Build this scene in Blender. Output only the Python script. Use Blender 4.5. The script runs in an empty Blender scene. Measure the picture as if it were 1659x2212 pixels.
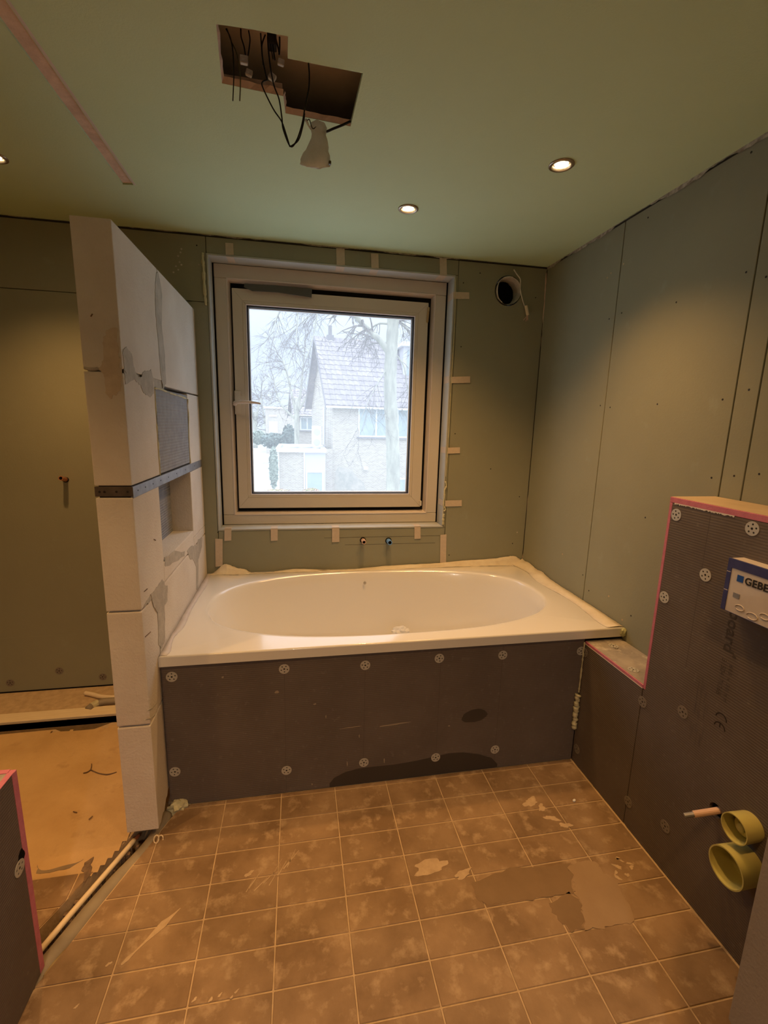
import bpy, bmesh, math, random
from mathutils import Vector, Matrix, noise
from mathutils.geometry import tessellate_polygon
random.seed(7)
SC = bpy.context.scene
COL = SC.collection

# ---------------------------------------------------------------- camera
W, H, FPX = 1659, 2212, 992.2354
CR = Vector((0.98293253, -0.18215902, 0.02572408))
CU = Vector((0.00964233, 0.19065098, 0.98161053))
CF = Vector((0.18371353, 0.96460888, -0.18915349))
CAM = Vector((0, 0, 1.4097))
cd = bpy.data.cameras.new('camera'); cam = bpy.data.objects.new('camera', cd); COL.objects.link(cam)
cam.matrix_world = Matrix.Translation(CAM) @ Matrix((CR, CU, -CF)).transposed().to_4x4()
cd.sensor_fit = 'VERTICAL'; cd.sensor_height = 36; cd.lens = 36 * FPX / H
cd.clip_start = 0.02; cd.clip_end = 500
SC.camera = cam
# ---------------------------------------------------------------- exposure, sky, light
SC.view_settings.view_transform = 'Standard'; SC.view_settings.look = 'None'
SC.view_settings.gamma = 1; SC.view_settings.use_curve_mapping = False
SC.view_settings.exposure = 1.10
WARM = (1.0, 0.53, 0.185)
LAMP_W = 22.0
world = bpy.data.worlds.new('overcast_sky'); SC.world = world; world.use_nodes = True
wn = world.node_tree; wn.nodes.clear()
wo = wn.nodes.new('ShaderNodeOutputWorld'); wb = wn.nodes.new('ShaderNodeBackground')
wt = wn.nodes.new('ShaderNodeTexCoord'); wz = wn.nodes.new('ShaderNodeTexNoise'); wr = wn.nodes.new('ShaderNodeValToRGB')
wz.inputs['Scale'].default_value = 2.2; wz.inputs['Detail'].default_value = 5
wr.color_ramp.elements[0].position = 0.35; wr.color_ramp.elements[0].color = (0.66, 0.78, 0.98, 1)
wr.color_ramp.elements[1].position = 0.65; wr.color_ramp.elements[1].color = (0.82, 0.90, 1.0, 1)
wn.links.new(wt.outputs['Generated'], wz.inputs['Vector']); wn.links.new(wz.outputs['Fac'], wr.inputs['Fac'])
wn.links.new(wr.outputs['Color'], wb.inputs['Color']); wn.links.new(wb.outputs['Background'], wo.inputs['Surface'])
# overcast dome: the zenith is brighter than the horizon
wx = wn.nodes.new('ShaderNodeSeparateXYZ'); wm = wn.nodes.new('ShaderNodeMapRange'); wn.links.new(wt.outputs['Generated'], wx.inputs[0]); wn.links.new(wx.outputs['Z'], wm.inputs[0])
wm.inputs[1].default_value = 0.15; wm.inputs[2].default_value = 1.0; wm.inputs[3].default_value = 0.52; wm.inputs[4].default_value = 2.5; wn.links.new(wm.outputs[0], wb.inputs['Strength'])
sd = bpy.data.lights.new('hazy_sun', 'SUN'); sd.energy = 0.15; sd.angle = math.radians(70); sd.color = (1, .98, .95)
so = bpy.data.objects.new('hazy_sun', sd); COL.objects.link(so)
so.rotation_euler = Vector((-0.35, 0.75, -0.9)).to_track_quat('-Z', 'Y').to_euler(); so.location = (0, -5, 20)
# added neutral fill light, unseen, beyond the doorway behind the viewer
hd = bpy.data.lights.new('hall_fill_light', 'POINT'); hd.energy = 22; hd.shadow_soft_size = 0.08; hd.color = (1, 0.88, 0.76)
ho = bpy.data.objects.new('hall_fill_light', hd); COL.objects.link(ho); ho.location = (0.0, -1.75, 2.2)
# portal in the window opening
pd = bpy.data.lights.new('window_daylight', 'AREA'); pd.shape = 'RECTANGLE'; pd.size = 1.0; pd.size_y = 1.1; pd.cycles.is_portal = True
po = bpy.data.objects.new('window_daylight', pd); COL.objects.link(po); po.location = (0.2, 2.66, 1.5)
po.rotation_euler = Vector((0, -1, 0)).to_track_quat('-Z', 'Z').to_euler()

# ---------------------------------------------------------------- helpers
def sight(px, py): return CF + CR * ((px - W / 2) / FPX) - CU * ((py - H / 2) / FPX)
def P(ax, v, px, py):            # a measured point of the photo, located on the real plane it lies in
    d = sight(px, py); t = (v - CAM[ax]) / d[ax]
    return CAM + d * t

def mat(name, c, c2=None, scale=8, rough=.8, bump=0, bscale=60, metal=0, spec=.3, mix=(.35, .65), c3=None, scale3=40, mix3=(.55, .75), detail=6, vary=0, coat=0, alpha=None, emit=None, estr=0, trans=0, stretch=None, sss=0):
    m = bpy.data.materials.new(name); m.use_nodes = True
    nt = m.node_tree; b = nt.nodes['Principled BSDF']; L = nt.links.new
    def setc(s, v): b.inputs[s].default_value = v
    setc('Roughness', rough); setc('Metallic', metal); setc('Specular IOR Level', spec)
    setc('Base Color', (*c, 1)); setc('Coat Weight', coat)
    if trans: setc('Transmission Weight', trans)
    if alpha is not None: setc('Alpha', alpha)
    if emit: setc('Emission Color', (*emit, 1)); setc('Emission Strength', estr)
    geo = nt.nodes.new('ShaderNodeNewGeometry'); vec = geo.outputs['Position']
    if stretch:
        mp = nt.nodes.new('ShaderNodeMapping'); mp.inputs['Scale'].default_value = stretch
        L(vec, mp.inputs['Vector']); vec = mp.outputs['Vector']
    def noi(sc, det=detail, rg=.6):
        n = nt.nodes.new('ShaderNodeTexNoise'); n.inputs['Scale'].default_value = sc; n.inputs['Detail'].default_value = det
        n.inputs['Roughness'].default_value = rg; L(vec, n.inputs['Vector']); return n.outputs['Fac']
    def ramp(fac, lo, hi):
        r = nt.nodes.new('ShaderNodeMapRange'); r.inputs[1].default_value = lo; r.inputs[2].default_value = hi; r.clamp = True
        L(fac, r.inputs[0]); return r.outputs[0]
    def mx(f, a, bcol):
        x = nt.nodes.new('ShaderNodeMix'); x.data_type = 'RGBA'; L(f, x.inputs[0])
        for s, v in ((6, a), (7, bcol)):
            if isinstance(v, tuple): x.inputs[s].default_value = (*v, 1)
            else: L(v, x.inputs[s])
        return x.outputs[2]
    col = None
    if c2:
        col = mx(ramp(noi(scale), *mix), c, c2)
        if c3: col = mx(ramp(noi(scale3), *mix3), col, c3)
    if vary:
        oi = nt.nodes.new('ShaderNodeObjectInfo'); hs = nt.nodes.new('ShaderNodeHueSaturation')
        mr = nt.nodes.new('ShaderNodeMapRange'); mr.inputs[3].default_value = 1 - vary; mr.inputs[4].default_value = 1 + vary
        L(oi.outputs['Random'], mr.inputs[0]); L(mr.outputs[0], hs.inputs['Value'])
        if col: L(col, hs.inputs['Color'])
        else: hs.inputs['Color'].default_value = (*c, 1)
        col = hs.outputs['Color']
    if col: L(col, b.inputs['Base Color'])
    if bump:
        bp = nt.nodes.new('ShaderNodeBump'); bp.inputs['Strength'].default_value = bump; bp.inputs['Distance'].default_value = .004
        L(noi(bscale, 4), bp.inputs['Height']); L(bp.outputs[0], b.inputs['Normal'])
    m['nt'] = 1
    return m

M = {}
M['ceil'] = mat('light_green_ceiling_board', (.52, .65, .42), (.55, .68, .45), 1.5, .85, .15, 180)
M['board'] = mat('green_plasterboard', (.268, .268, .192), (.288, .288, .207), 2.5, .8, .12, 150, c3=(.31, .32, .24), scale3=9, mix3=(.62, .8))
M['backing'] = mat('dark_wall_cavity', (.05, .045, .04), rough=.95)
M['concrete'] = mat('cavity_concrete', (.82, .72, .66), (.72, .62, .56), 5, .95, .4, 30)
M['gypsum_edge'] = mat('plaster_edge', (.70, .53, .42), (.55, .41, .32), 25, .9, .5, 60)
M['crumb'] = mat('grey_plaster_crumb', (.62, .56, .48), (.30, .24, .19), 60, .95, .5, 90)
M['block'] = mat('aerated_block', (.68, .63, .56), (.62, .56, .485), 5, .95, .5, 130, c3=(.60, .53, .45), scale3=35, mix3=(.66, .8), vary=.03)
M['mortar'] = mat('grey_filler', (.48, .44, .375), (.38, .35, .30), 28, .95, .5, 80)
M['xps'] = mat('dark_tile_backer', (.120, .096, .082), (.143, .116, .10), 5, .82, 0, c3=(.20, .172, .15), scale3=60, mix3=(.6, .85))
M['xpsl'] = mat('pale_tile_backer', (.30, .31, .33), (.24, .25, .275), 30, .85, .6, 90)
M['xpsdust'] = mat('dusty_tile_backer_top', (.40, .35, .29), (.24, .215, .19), 9, .9, .3, 80, c3=(.52, .46, .38), scale3=24, mix3=(.55, .7))
M['pink'] = mat('pink_foam_edge', (.60, .20, .27), (.52, .16, .23), 40, .8, .3, 160)
M['tub'] = mat('white_acrylic', (.77, .74, .68), rough=.16, spec=.5, coat=.3)
M['film'] = mat('cream_protective_film', (.80, .72, .56), (.70, .60, .44), 14, .45, .4, 30, spec=.4)
M['tile'] = mat('brown_floor_tile', (.215, .132, .067), (.33, .215, .118), 5.5, .62, .3, 70, c3=(.44, .31, .185), scale3=19, mix3=(.53, .70), detail=12, vary=.08, mix=(.38, .62))
M['grout'] = mat('sandy_grout', (.58, .42, .25), (.46, .33, .19), 30, .95, .4, 120)
M['splash'] = mat('dried_plaster_splash', (.56, .41, .255), (.46, .33, .2), 30, .95, .4, 90)
M['damp'] = mat('dark_damp_patch', (.055, .045, .038), rough=.5)
M['dampt'] = mat('clean_tile_patch', (.215, .135, .07), (.25, .16, .085), 9, .5)
M['screed'] = mat('sandy_screed', (.62, .42, .21), (.52, .34, .16), 4, .95, .7, 45, c3=(.42, .27, .13), scale3=11, mix3=(.6, .78))
M['greyscreed'] = mat('grey_trowelled_patch', (.30, .23, .15), (.24, .18, .12), 6, .95, .3, 50)
M['dirt'] = mat('trench_dirt', (.12, .08, .055), (.24, .16, .10), 30, .95, .8, 60, c3=(.36, .15, .10), scale3=50, mix3=(.66, .75))
M['greypipe'] = mat('grey_drain_pipe', (.30, .25, .18), (.22, .18, .13), 8, .6, spec=.4)
M['creampipe'] = mat('cream_pipe', (.76, .62, .42), rough=.5, spec=.4)
M['copper'] = mat('copper', (.62, .27, .15), rough=.4, metal=.7)
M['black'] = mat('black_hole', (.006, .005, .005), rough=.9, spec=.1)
M['wire'] = mat('black_cable', (.012, .011, .012), rough=.5)
M['wire2'] = mat('brown_green_cable', (.10, .09, .04), rough=.5)
M['frame'] = mat('cream_upvc', (.62, .575, .50), (.60, .555, .48), 3, .38, spec=.45)
M['framelip'] = mat('pale_upvc_lip', (.72, .65, .60), rough=.35, spec=.5)
M['gasket'] = mat('black_gasket', (.02, .018, .02), rough=.7)
M['reveal'] = mat('grey_white_reveal', (.42, .43, .40), (.46, .47, .44), 6, .6)
M['tape'] = mat('masking_tape', (.60, .50, .39), (.55, .46, .36), 60, .8, .2, 200)
M['duct'] = mat('dark_grey_tape', (.10, .10, .095), rough=.5)
M['foam'] = mat('expanding_foam', (.62, .58, .38), (.50, .47, .29), 40, .8, .5, 90)
M['steel'] = mat('galvanised_steel', (.30, .30, .31), (.22, .22, .235), 30, .5, metal=.55, spec=.5)
M['brownsteel'] = mat('brown_steel', (.13, .10, .08), (.09, .07, .055), 30, .6, metal=.4)
M['washer'] = mat('zinc_washer', (.50, .48, .43), rough=.5, metal=.25)
M['pasted'] = mat('pasted_over_washer', (.21, .18, .15), rough=.8)
M['chrome'] = mat('lamp_ring', (.42, .33, .24), rough=.3, metal=.8)
M['bulb'] = mat('lit_lamp_lens', (1, .9, .7), emit=(1.0, .80, .48), estr=22)
M['blue'] = mat('dark_blue_plastic', (.035, .04, .15), (.05, .055, .17), 40, .5)
M['labelw'] = mat('white_label', (.62, .56, .51), (.57, .51, .47), 20, .55)
M['labelblue'] = mat('label_blue', (.01, .07, .32), rough=.5)
M['ink'] = mat('black_ink', (.02, .015, .012), rough=.6)
M['inkf'] = mat('faded_ink', (.065, .052, .045), rough=.7)
M['yellow'] = mat('olive_yellow_plastic', (.54, .50, .16), (.50, .44, .15), 20, .4, spec=.5)
M['pinkpipe'] = mat('salmon_pipe', (.66, .44, .33), rough=.4)
M['bluepipe'] = mat('pale_blue_pipe', (.16, .34, .66), rough=.4)
M['white'] = mat('white_plastic', (.78, .78, .78), rough=.5)
M['duct_w'] = mat('white_duct', (.66, .63, .57), (.54, .51, .45), 40, .7, .4, 60)
M['bag'] = mat('milky_bag', (.78, .75, .66), (.68, .64, .54), 30, .35, .9, 40, alpha=.66)
M['clear'] = mat('clear_connector', (.62, .58, .52), rough=.2, alpha=.7, spec=.6)
M['wood'] = mat('pale_batten', (.80, .66, .44), (.74, .60, .39), 12, .7, .2, 60, stretch=(1, 8, 8))
M['jamb'] = mat('taupe_board', (.27, .225, .185), (.30, .25, .205), 6, .85, .3, 150)
M['brass'] = mat('hinge_brass', (.50, .36, .20), rough=.35, metal=.5)
# outdoors
def brickmat(name, a, b, mo, sc):
    m = mat(name, a, rough=.9); nt = m.node_tree; b0 = nt.nodes['Principled BSDF']
    t = nt.nodes.new('ShaderNodeTexBrick'); tc = nt.nodes.new('ShaderNodeTexCoord'); mp = nt.nodes.new('ShaderNodeMapping')
    mp.inputs['Rotation'].default_value = (math.radians(90), 0, 0)
    nt.links.new(tc.outputs['Object'], mp.inputs['Vector']); nt.links.new(mp.outputs[0], t.inputs['Vector'])
    t.inputs['Color1'].default_value = (*a, 1); t.inputs['Color2'].default_value = (*b, 1); t.inputs['Mortar'].default_value = (*mo, 1)
    t.inputs['Scale'].default_value = sc; t.inputs['Mortar Size'].default_value = .035; t.inputs['Brick Width'].default_value = .75; t.inputs['Row Height'].default_value = .28
    nt.links.new(t.outputs['Color'], b0.inputs['Base Color']); return m
M['brick'] = brickmat('pale_brick', (.50, .455, .39), (.38, .34, .29), (.60, .56, .50), 4.2)
M['rooftile'] = mat('grey_roof_tile', (.34, .31, .315), (.28, .255, .265), 3, .85, vary=.12)
M['verge'] = mat('grey_verge_board', (.26, .25, .26), rough=.8)
M['owhite'] = mat('outdoor_white_paint', (.78, .80, .82), rough=.6)
M['opanel'] = mat('outdoor_grey_panel', (.56, .56, .60), rough=.7)
M['oglass'] = mat('outdoor_window_glass', (.34, .42, .45), (.42, .49, .50), 1.5, .25, spec=.6)
M['bark'] = mat('pale_bark', (.50, .50, .41), (.34, .34, .29), 7, .95, .8, 20, stretch=(1, 1, .3))
M['twig'] = mat('grey_twig', (.21, .19, .175), rough=.9)
M['ground'] = mat('pale_paving', (.50, .50, .49), (.42, .44, .42), .4, .95)
M['leafd'] = mat('dusky_conifer', (.20, .25, .22), (.14, .19, .17), 3, .95)
M['leaf'] = mat('grey_green_shrub', (.32, .38, .31), (.26, .31, .25), 4, .95)
M['leafr'] = mat('red_green_shrub', (.46, .26, .22), (.42, .46, .22), 5, .95)
M['felt'] = mat('roof_felt', (.42, .43, .44), rough=.9)
# glass pane: clear, milky haze mixed in to wash out the view, mirror sheen
gm = bpy.data.materials.new('hazy_window_glass'); gm.use_nodes = True; nt = gm.node_tree; nt.nodes.clear()
o_ = nt.nodes.new('ShaderNodeOutputMaterial'); tr = nt.nodes.new('ShaderNodeBsdfTransparent'); gl = nt.nodes.new('ShaderNodeBsdfGlossy'); df = nt.nodes.new('ShaderNodeBsdfTranslucent')
m1 = nt.nodes.new('ShaderNodeMixShader'); m2 = nt.nodes.new('ShaderNodeMixShader'); gl.inputs['Roughness'].default_value = .02
m1.inputs[0].default_value = .12; m2.inputs[0].default_value = .015; df.inputs['Color'].default_value = (.95, .97, 1, 1)
nt.links.new(tr.outputs[0], m1.inputs[1]); nt.links.new(df.outputs[0], m1.inputs[2]); nt.links.new(m1.outputs[0], m2.inputs[1]); nt.links.new(gl.outputs[0], m2.inputs[2]); nt.links.new(m2.outputs[0], o_.inputs[0])
M['glass'] = gm
# tile backer: fine pressed ridges
def ridges(m, rot, amp=.6, sc=75):
    nt = m.node_tree; b = nt.nodes['Principled BSDF']; L = nt.links.new
    geo = nt.nodes.new('ShaderNodeNewGeometry'); w = nt.nodes.new('ShaderNodeTexWave'); w.wave_type = 'BANDS'; w.bands_direction = rot
    w.inputs['Scale'].default_value = sc; w.inputs['Distortion'].default_value = .6; w.inputs['Detail'].default_value = 1
    L(geo.outputs['Position'], w.inputs['Vector']); bp = nt.nodes.new('ShaderNodeBump'); bp.inputs['Strength'].default_value = amp; bp.inputs['Distance'].default_value = .0015
    L(w.outputs['Fac'], bp.inputs['Height']); L(bp.outputs[0], b.inputs['Normal'])
ridges(M['xps'], 'Z', .3, 40); ridges(M['xpsl'], 'Z', 1, 28)

def link(name, me, m, parent=None, smooth=False):
    if m is not None and not me.materials: me.materials.append(m)
    o = bpy.data.objects.new(name, me); COL.objects.link(o)
    if parent: o.parent = parent
    if smooth:
        for p in me.polygons: p.use_smooth = True
    return o
def tag(o, label=None, cat=None, group=None, kind=None):
    if label: o['label'] = label
    if cat: o['category'] = cat
    if group: o['group'] = group
    if kind: o['kind'] = kind
    return o
def empty(name, loc=(0, 0, 0), **k):
    o = bpy.data.objects.new(name, None); COL.objects.link(o); o.location = loc; o.empty_display_size = .05
    return tag(o, **k)
def under(o, par):                # parent keeping world place (all mesh data is in world coordinates)
    o.parent = par; o.matrix_parent_inverse = Matrix.Translation(-Vector(par.location)) if par.type == 'EMPTY' else Matrix.Identity(4); return o
class MB:
    def __init__(s): s.v = []; s.f = []
    def add(s, v, f):
        n = len(s.v); s.v += [tuple(x) for x in v]; s.f += [tuple(i + n for i in q) for q in f]; return s
    def box(s, x0, x1, y0, y1, z0, z1):
        v = [(x, y, z) for x in (x0, x1) for y in (y0, y1) for z in (z0, z1)]
        return s.add(v, [(0, 1, 3, 2), (4, 6, 7, 5), (0, 4, 5, 1), (2, 3, 7, 6), (0, 2, 6, 4), (1, 5, 7, 3)])
    def prism(s, loops, f3, d0, d1):      # polygon (first loop) with holes (rest), thick from d0 to d1
        flat = [p for l in loops for p in l]
        tris = tessellate_polygon([[Vector((p[0], p[1], 0)) for p in l] for l in loops])
        n = len(flat); v = [f3(p[0], p[1], d0) for p in flat] + [f3(p[0], p[1], d1) for p in flat]
        f = [tuple(t) for t in tris] + [tuple(i + n for i in reversed(t)) for t in tris]
        k = 0
        for l in loops:
            m = len(l)
            for i in range(m): a, b = k + i, k + (i + 1) % m; f.append((a, b, b + n, a + n))
            k += m
        return s.add(v, f)
    def tube(s, pts, r, n=8, cap=True, radii=None):
        pts = [Vector(p) for p in pts]; rings = []; base = len(s.v); prev = None
        for i, p in enumerate(pts):
            t = (pts[min(i + 1, len(pts) - 1)] - pts[max(i - 1, 0)]).normalized()
            a = t.orthogonal().normalized() if prev is None else (prev - t * prev.dot(t)).normalized()
            prev = a; b = t.cross(a); rr = radii[i] if radii else r
            s.v += [tuple(p + (a * math.cos(2 * math.pi * j / n) + b * math.sin(2 * math.pi * j / n)) * rr) for j in range(n)]
        for i in range(len(pts) - 1):
            for j in range(n):
                a0 = base + i * n + j; a1 = base + i * n + (j + 1) % n; s.f.append((a0, a1, a1 + n, a0 + n))
        if cap: s.f.append(tuple(base + j for j in reversed(range(n)))); s.f.append(tuple(base + (len(pts) - 1) * n + j for j in range(n)))
        return s
    def build(s, name, m, parent=None, bevel=0, smooth=False, seg=1):
        me = bpy.data.meshes.new(name); bm = bmesh.new(); vs = [bm.verts.new(v) for v in s.v]
        for q in s.f:
            try: bm.faces.new([vs[i] for i in q])
            except ValueError: pass
        bmesh.ops.recalc_face_normals(bm, faces=bm.faces)
        if bevel: bmesh.ops.bevel(bm, geom=[e for e in bm.edges if len(e.link_faces) == 2 and e.calc_face_angle(0) > .6], offset=bevel, segments=seg, affect='EDGES', profile=.6)
        bm.to_mesh(me); bm.free()
        o = link(name, me, m, None, smooth)
        if parent: under(o, parent)
        return o
fz = lambda u, v, w: (u, v, w)          # plan polygon, thick in z
fx = lambda u, v, w: (w, u, v)          # (y,z) polygon, thick in x
fy = lambda u, v, w: (u, w, v)          # (x,z) polygon, thick in y
def circ(cx, cy, r, n=24, rot=0): return [(cx + r * math.cos(rot + 2 * math.pi * i / n), cy + r * math.sin(rot + 2 * math.pi * i / n)) for i in range(n)]
def smooth_path(pts, sub=6):
    pts = [Vector(p) for p in pts]; out = []
    for i in range(len(pts) - 1):
        p0, p1, p2, p3 = pts[max(i - 1, 0)], pts[i], pts[i + 1], pts[min(i + 2, len(pts) - 1)]
        for k in range(sub):
            t = k / sub; out.append(.5 * ((2 * p1) + (p2 - p0) * t + (2 * p0 - 5 * p1 + 4 * p2 - p3) * t * t + (3 * p1 - p0 - 3 * p2 + p3) * t ** 3))
    return out + [pts[-1]]
def clip(poly, a, b, keep=1):     # keep the part of poly on one side of line a-b
    def sd(p): return keep * ((b[0] - a[0]) * (p[1] - a[1]) - (b[1] - a[1]) * (p[0] - a[0]))
    out = []
    for i, p in enumerate(poly):
        q = poly[(i + 1) % len(poly)]; s, t = sd(p), sd(q)
        if s >= 0: out.append(p)
        if s * t < 0: k = s / (s - t); out.append((p[0] + (q[0] - p[0]) * k, p[1] + (q[1] - p[1]) * k))
    return out
def blob(cx, cy, rx, ry, n=28, jit=.2, rot=0, seed=1):
    rr = random.Random(seed); ph = [rr.uniform(0, 6.28) for _ in range(4)]; o = []
    for i in range(n):
        a = 2 * math.pi * i / n; k = 1 + jit * (math.sin(2 * a + ph[0]) * .5 + math.sin(3 * a + ph[1]) * .5 + math.sin(5 * a + ph[2]) * .35 + math.sin(9 * a + ph[3]) * .25)
        x, y = rx * k * math.cos(a), ry * k * math.sin(a); o.append((cx + x * math.cos(rot) - y * math.sin(rot), cy + x * math.sin(rot) + y * math.cos(rot)))
    return o

def roughen(pts, amp=.0035, sub=5):
    out = []
    for i, p in enumerate(pts):
        q = pts[(i + 1) % len(pts)]
        for k in range(sub):
            t = k / sub; x, y = p[0] + (q[0] - p[0]) * t, p[1] + (q[1] - p[1]) * t
            out.append((x + amp * noise.noise(Vector((x * 90, y * 90, 1))) * 2, y + amp * noise.noise(Vector((x * 90, y * 90, 7))) * 2))
    return out

XR, YB, ZC, XL, XK, YP, YX = 1.323, 2.459, 2.2525, -.477, 1.157, 1.573, 1.244
ZL, ZX, XW = .553, 1.207, -1.75

# ================================================================ SETTING
# ---- ceiling board with the cut-out, lamp holes and the plaster-filled groove
hole = [(-.165, 1.232), (-.090, 1.229), (-.012, 1.231), (-.014, 1.296), (.075, 1.300), (.167, 1.303), (.160, 1.515), (.06, 1.506), (-.024, 1.499), (-.028, 1.430), (-.10, 1.424), (-.181, 1.417)]
lamps_at = [(.855, 1.555), (.443, 1.979), (-.990, 1.947), (-.55, .35), (.62, .25), (-1.25, .9)]
groove = [(-.632, -.4), (-.586, -.4), (-.588, 2.04), (-.626, 2.047)]
loops = [[(XW, -1.3), (1.40, -1.3), (1.40, 2.50), (XW, 2.50)], hole, groove] + [circ(x, y, .029) for x, y in lamps_at]
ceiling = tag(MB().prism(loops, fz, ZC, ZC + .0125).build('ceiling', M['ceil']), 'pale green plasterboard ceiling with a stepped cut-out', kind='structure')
# the deck above
deck = MB().box(XW, 1.4, -1.3, 2.5, ZC + .125, ZC + .165); deck.build('ceiling_deck', M['concrete'], ceiling)
MB().prism([[(p[0] - .002 if p[0] < -.61 else p[0] + .002, p[1]) for p in groove]], fz, ZC + .006, ZC + .02).build('filled_groove', M['gypsum_edge'], ceiling)
MB().box(-.586, -.579, -.4, 2.04, ZC - .0006, ZC + .001).build('groove_lit_edge', M['labelw'], ceiling)  # pale strip paints the light on the groove's side face
# cut edge of the board round the hole: raw plaster lip
lip = MB(); jr = random.Random(3)
def lipstrip(a, b, w, n=9):
    a, b = Vector(a), Vector(b); t = (b - a).normalized(); nrm = Vector((-t.y, t.x)); top = []; bot = []
    for i in range(n + 1):
        p = a.lerp(b, i / n); q = p + nrm * (w * jr.uniform(.5, 1.15)); bot.append((p.x, p.y, ZC + .0005)); top.append((q.x, q.y, ZC + .0125))
    lip.add(bot + top, [(i, i + 1, n + 2 + i, n + 1 + i) for i in range(n)])
    lip.add([(x, y, ZC + .0125) for x, y, z in bot] , [])
lipstrip((-.181, 1.417), (-.028, 1.430), -.010); lipstrip((-.024, 1.499), (.160, 1.515), -.008); lipstrip((-.165, 1.232), (-.181, 1.417), -.006); lipstrip((-.028, 1.430), (-.024, 1.499), -.005)
lip.build('torn_plaster_edge', M['gypsum_edge'], ceiling)
tim = MB().box(-.20, -.03, 1.428, 1.46, ZC + .0125, ZC + .028); tim.build('ceiling_batten', M['gypsum_edge'], ceiling)

# ---- walls
wall_right = tag(MB().box(XR + .0127, XR + .10, -1.3, 2.6, -.1, 2.5).build('wall_right', M['backing']), 'right wall behind green plasterboard sheets', kind='structure')
for y0, y1 in ((1.853, 2.457), (1.236, 1.849), (1.160, 1.232), (-1.28, 1.156)):
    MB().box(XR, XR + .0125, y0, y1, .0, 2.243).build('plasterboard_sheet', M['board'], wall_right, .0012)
op = (-.412, .813, .836, 2.172)     # window opening x0 x1 z0 z1
back = MB().prism([[(XW, -.1), (XR + .1, -.1), (XR + .1, 2.5), (XW, 2.5)], [(op[0] - .012, op[2] - .012), (op[1] + .012, op[2] - .012), (op[1] + .012, op[3] + .012), (op[0] - .012, op[3] + .012)], circ(1.109, 2.119, .080)], fy, YB + .0127, YB + .22)
wall_back = tag(back.build('wall_back', M['backing']), 'window wall behind green plasterboard sheets', kind='structure')
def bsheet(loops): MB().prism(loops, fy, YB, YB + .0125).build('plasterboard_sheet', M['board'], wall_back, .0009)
bsheet([[(XW, .0), (-.414, .0), (-.414, 1.955), (XW, 1.955)]])
bsheet([[(XW, 1.958), (-.414, 1.958), (-.414, 2.243), (XW, 2.243)]])
bsheet([[(-.411, op[3] + .001), (.826, op[3] + .001), (.826, 2.243), (-.411, 2.243)]])
bsheet([[(.829, .0), (XR - .002, .0), (XR - .002, 2.243), (.829, 2.243)], circ(1.109, 2.119, .076)])
bsheet([[(op[1] + .001, op[2]), (.827, op[2]), (.827, op[3] - .001), (op[1] + .001, op[3] - .001)]])
bsheet([[(-.411, .0), (.826, .0), (.826, op[2] - .001), (-.411, op[2] - .001)]])
tag(MB().box(XW - .1, XW, -1.3, 2.6, -.1, 2.5).build('wall_left', M['board']), 'left shower wall', kind='structure')
doorh = [(-.45, 0), (.45, 0), (.45, 2.05), (-.45, 2.05)]
tag(MB().prism([[(XW - .1, -.1), (-.45, -.1), (-.45, 2.05), (.45, 2.05), (.45, -.1), (1.42, -.1), (1.42, 2.5), (XW - .1, 2.5)]], fy, -1.4, -1.3).build('wall_front', M['board']), 'wall behind the viewer with a doorway', kind='structure')
hall = MB().box(-1.2, 1.2, -2.9, -2.8, -.1, 2.5).box(-1.3, -1.2, -2.9, -1.4, -.1, 2.5).box(1.2, 1.3, -2.9, -1.4, -.1, 2.5).box(-1.3, 1.3, -2.9, -1.4, 2.45, 2.5)
tag(hall.build('wall_hall', M['labelw']), 'plain hall walls beyond the doorway', kind='structure')

# ragged plaster where walls meet ceiling
def ragged(name, a, b, nrm, m, lo, hi, n=90, seed=5, off=.0015):
    rr = random.Random(seed); a, b = Vector(a), Vector(b); mb = MB(); v = []; h = lo
    for i in range(n + 1):
        p = a.lerp(b, i / n); h = max(lo, min(hi, h + rr.uniform(-1, 1) * (hi - lo) * .45)); q = Vector(nrm) * (off + rr.uniform(0, .004))
        v += [(p.x + nrm[0] * .0005, p.y + nrm[1] * .0005, ZC), tuple(p + q + Vector((0, 0, ZC - h - p.z)))]
    mb.add(v, [(2 * i, 2 * i + 2, 2 * i + 3, 2 * i + 1) for i in range(n)])
    return mb.build(name, m)
def gap_shade_strip(name, a, b, m, lab): return tag(MB().box(a[0], b[0], a[1], b[1], 2.243, ZC).build(name, m), lab, kind='structure')  # dark strip paints the shadow in the gap under the ceiling
gap_shade_strip('trim_1', (XW, YB + .004), (XR, YB + .0125), M['backing'], 'dark strip painted as the shaded gap along the top of the window wall')
gap_shade_strip('trim_2', (XR + .004, -1.2), (XR + .0125, YB), M['backing'], 'dark strip painted as the shaded gap along the top of the right wall')
tag(ragged('trim_3', (XR, .1, ZC), (XR, YB, ZC), (-1, 0, 0), M['crumb'], .003, .017, 150, 5), 'crumbly plaster line between right wall and ceiling', kind='structure')
tag(ragged('trim_4', (XW, YB, ZC), (XR, YB, ZC), (0, -1, 0), M['crumb'], .001, .008, 120, 9), 'crumbly plaster line between window wall and ceiling', kind='structure')
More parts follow.
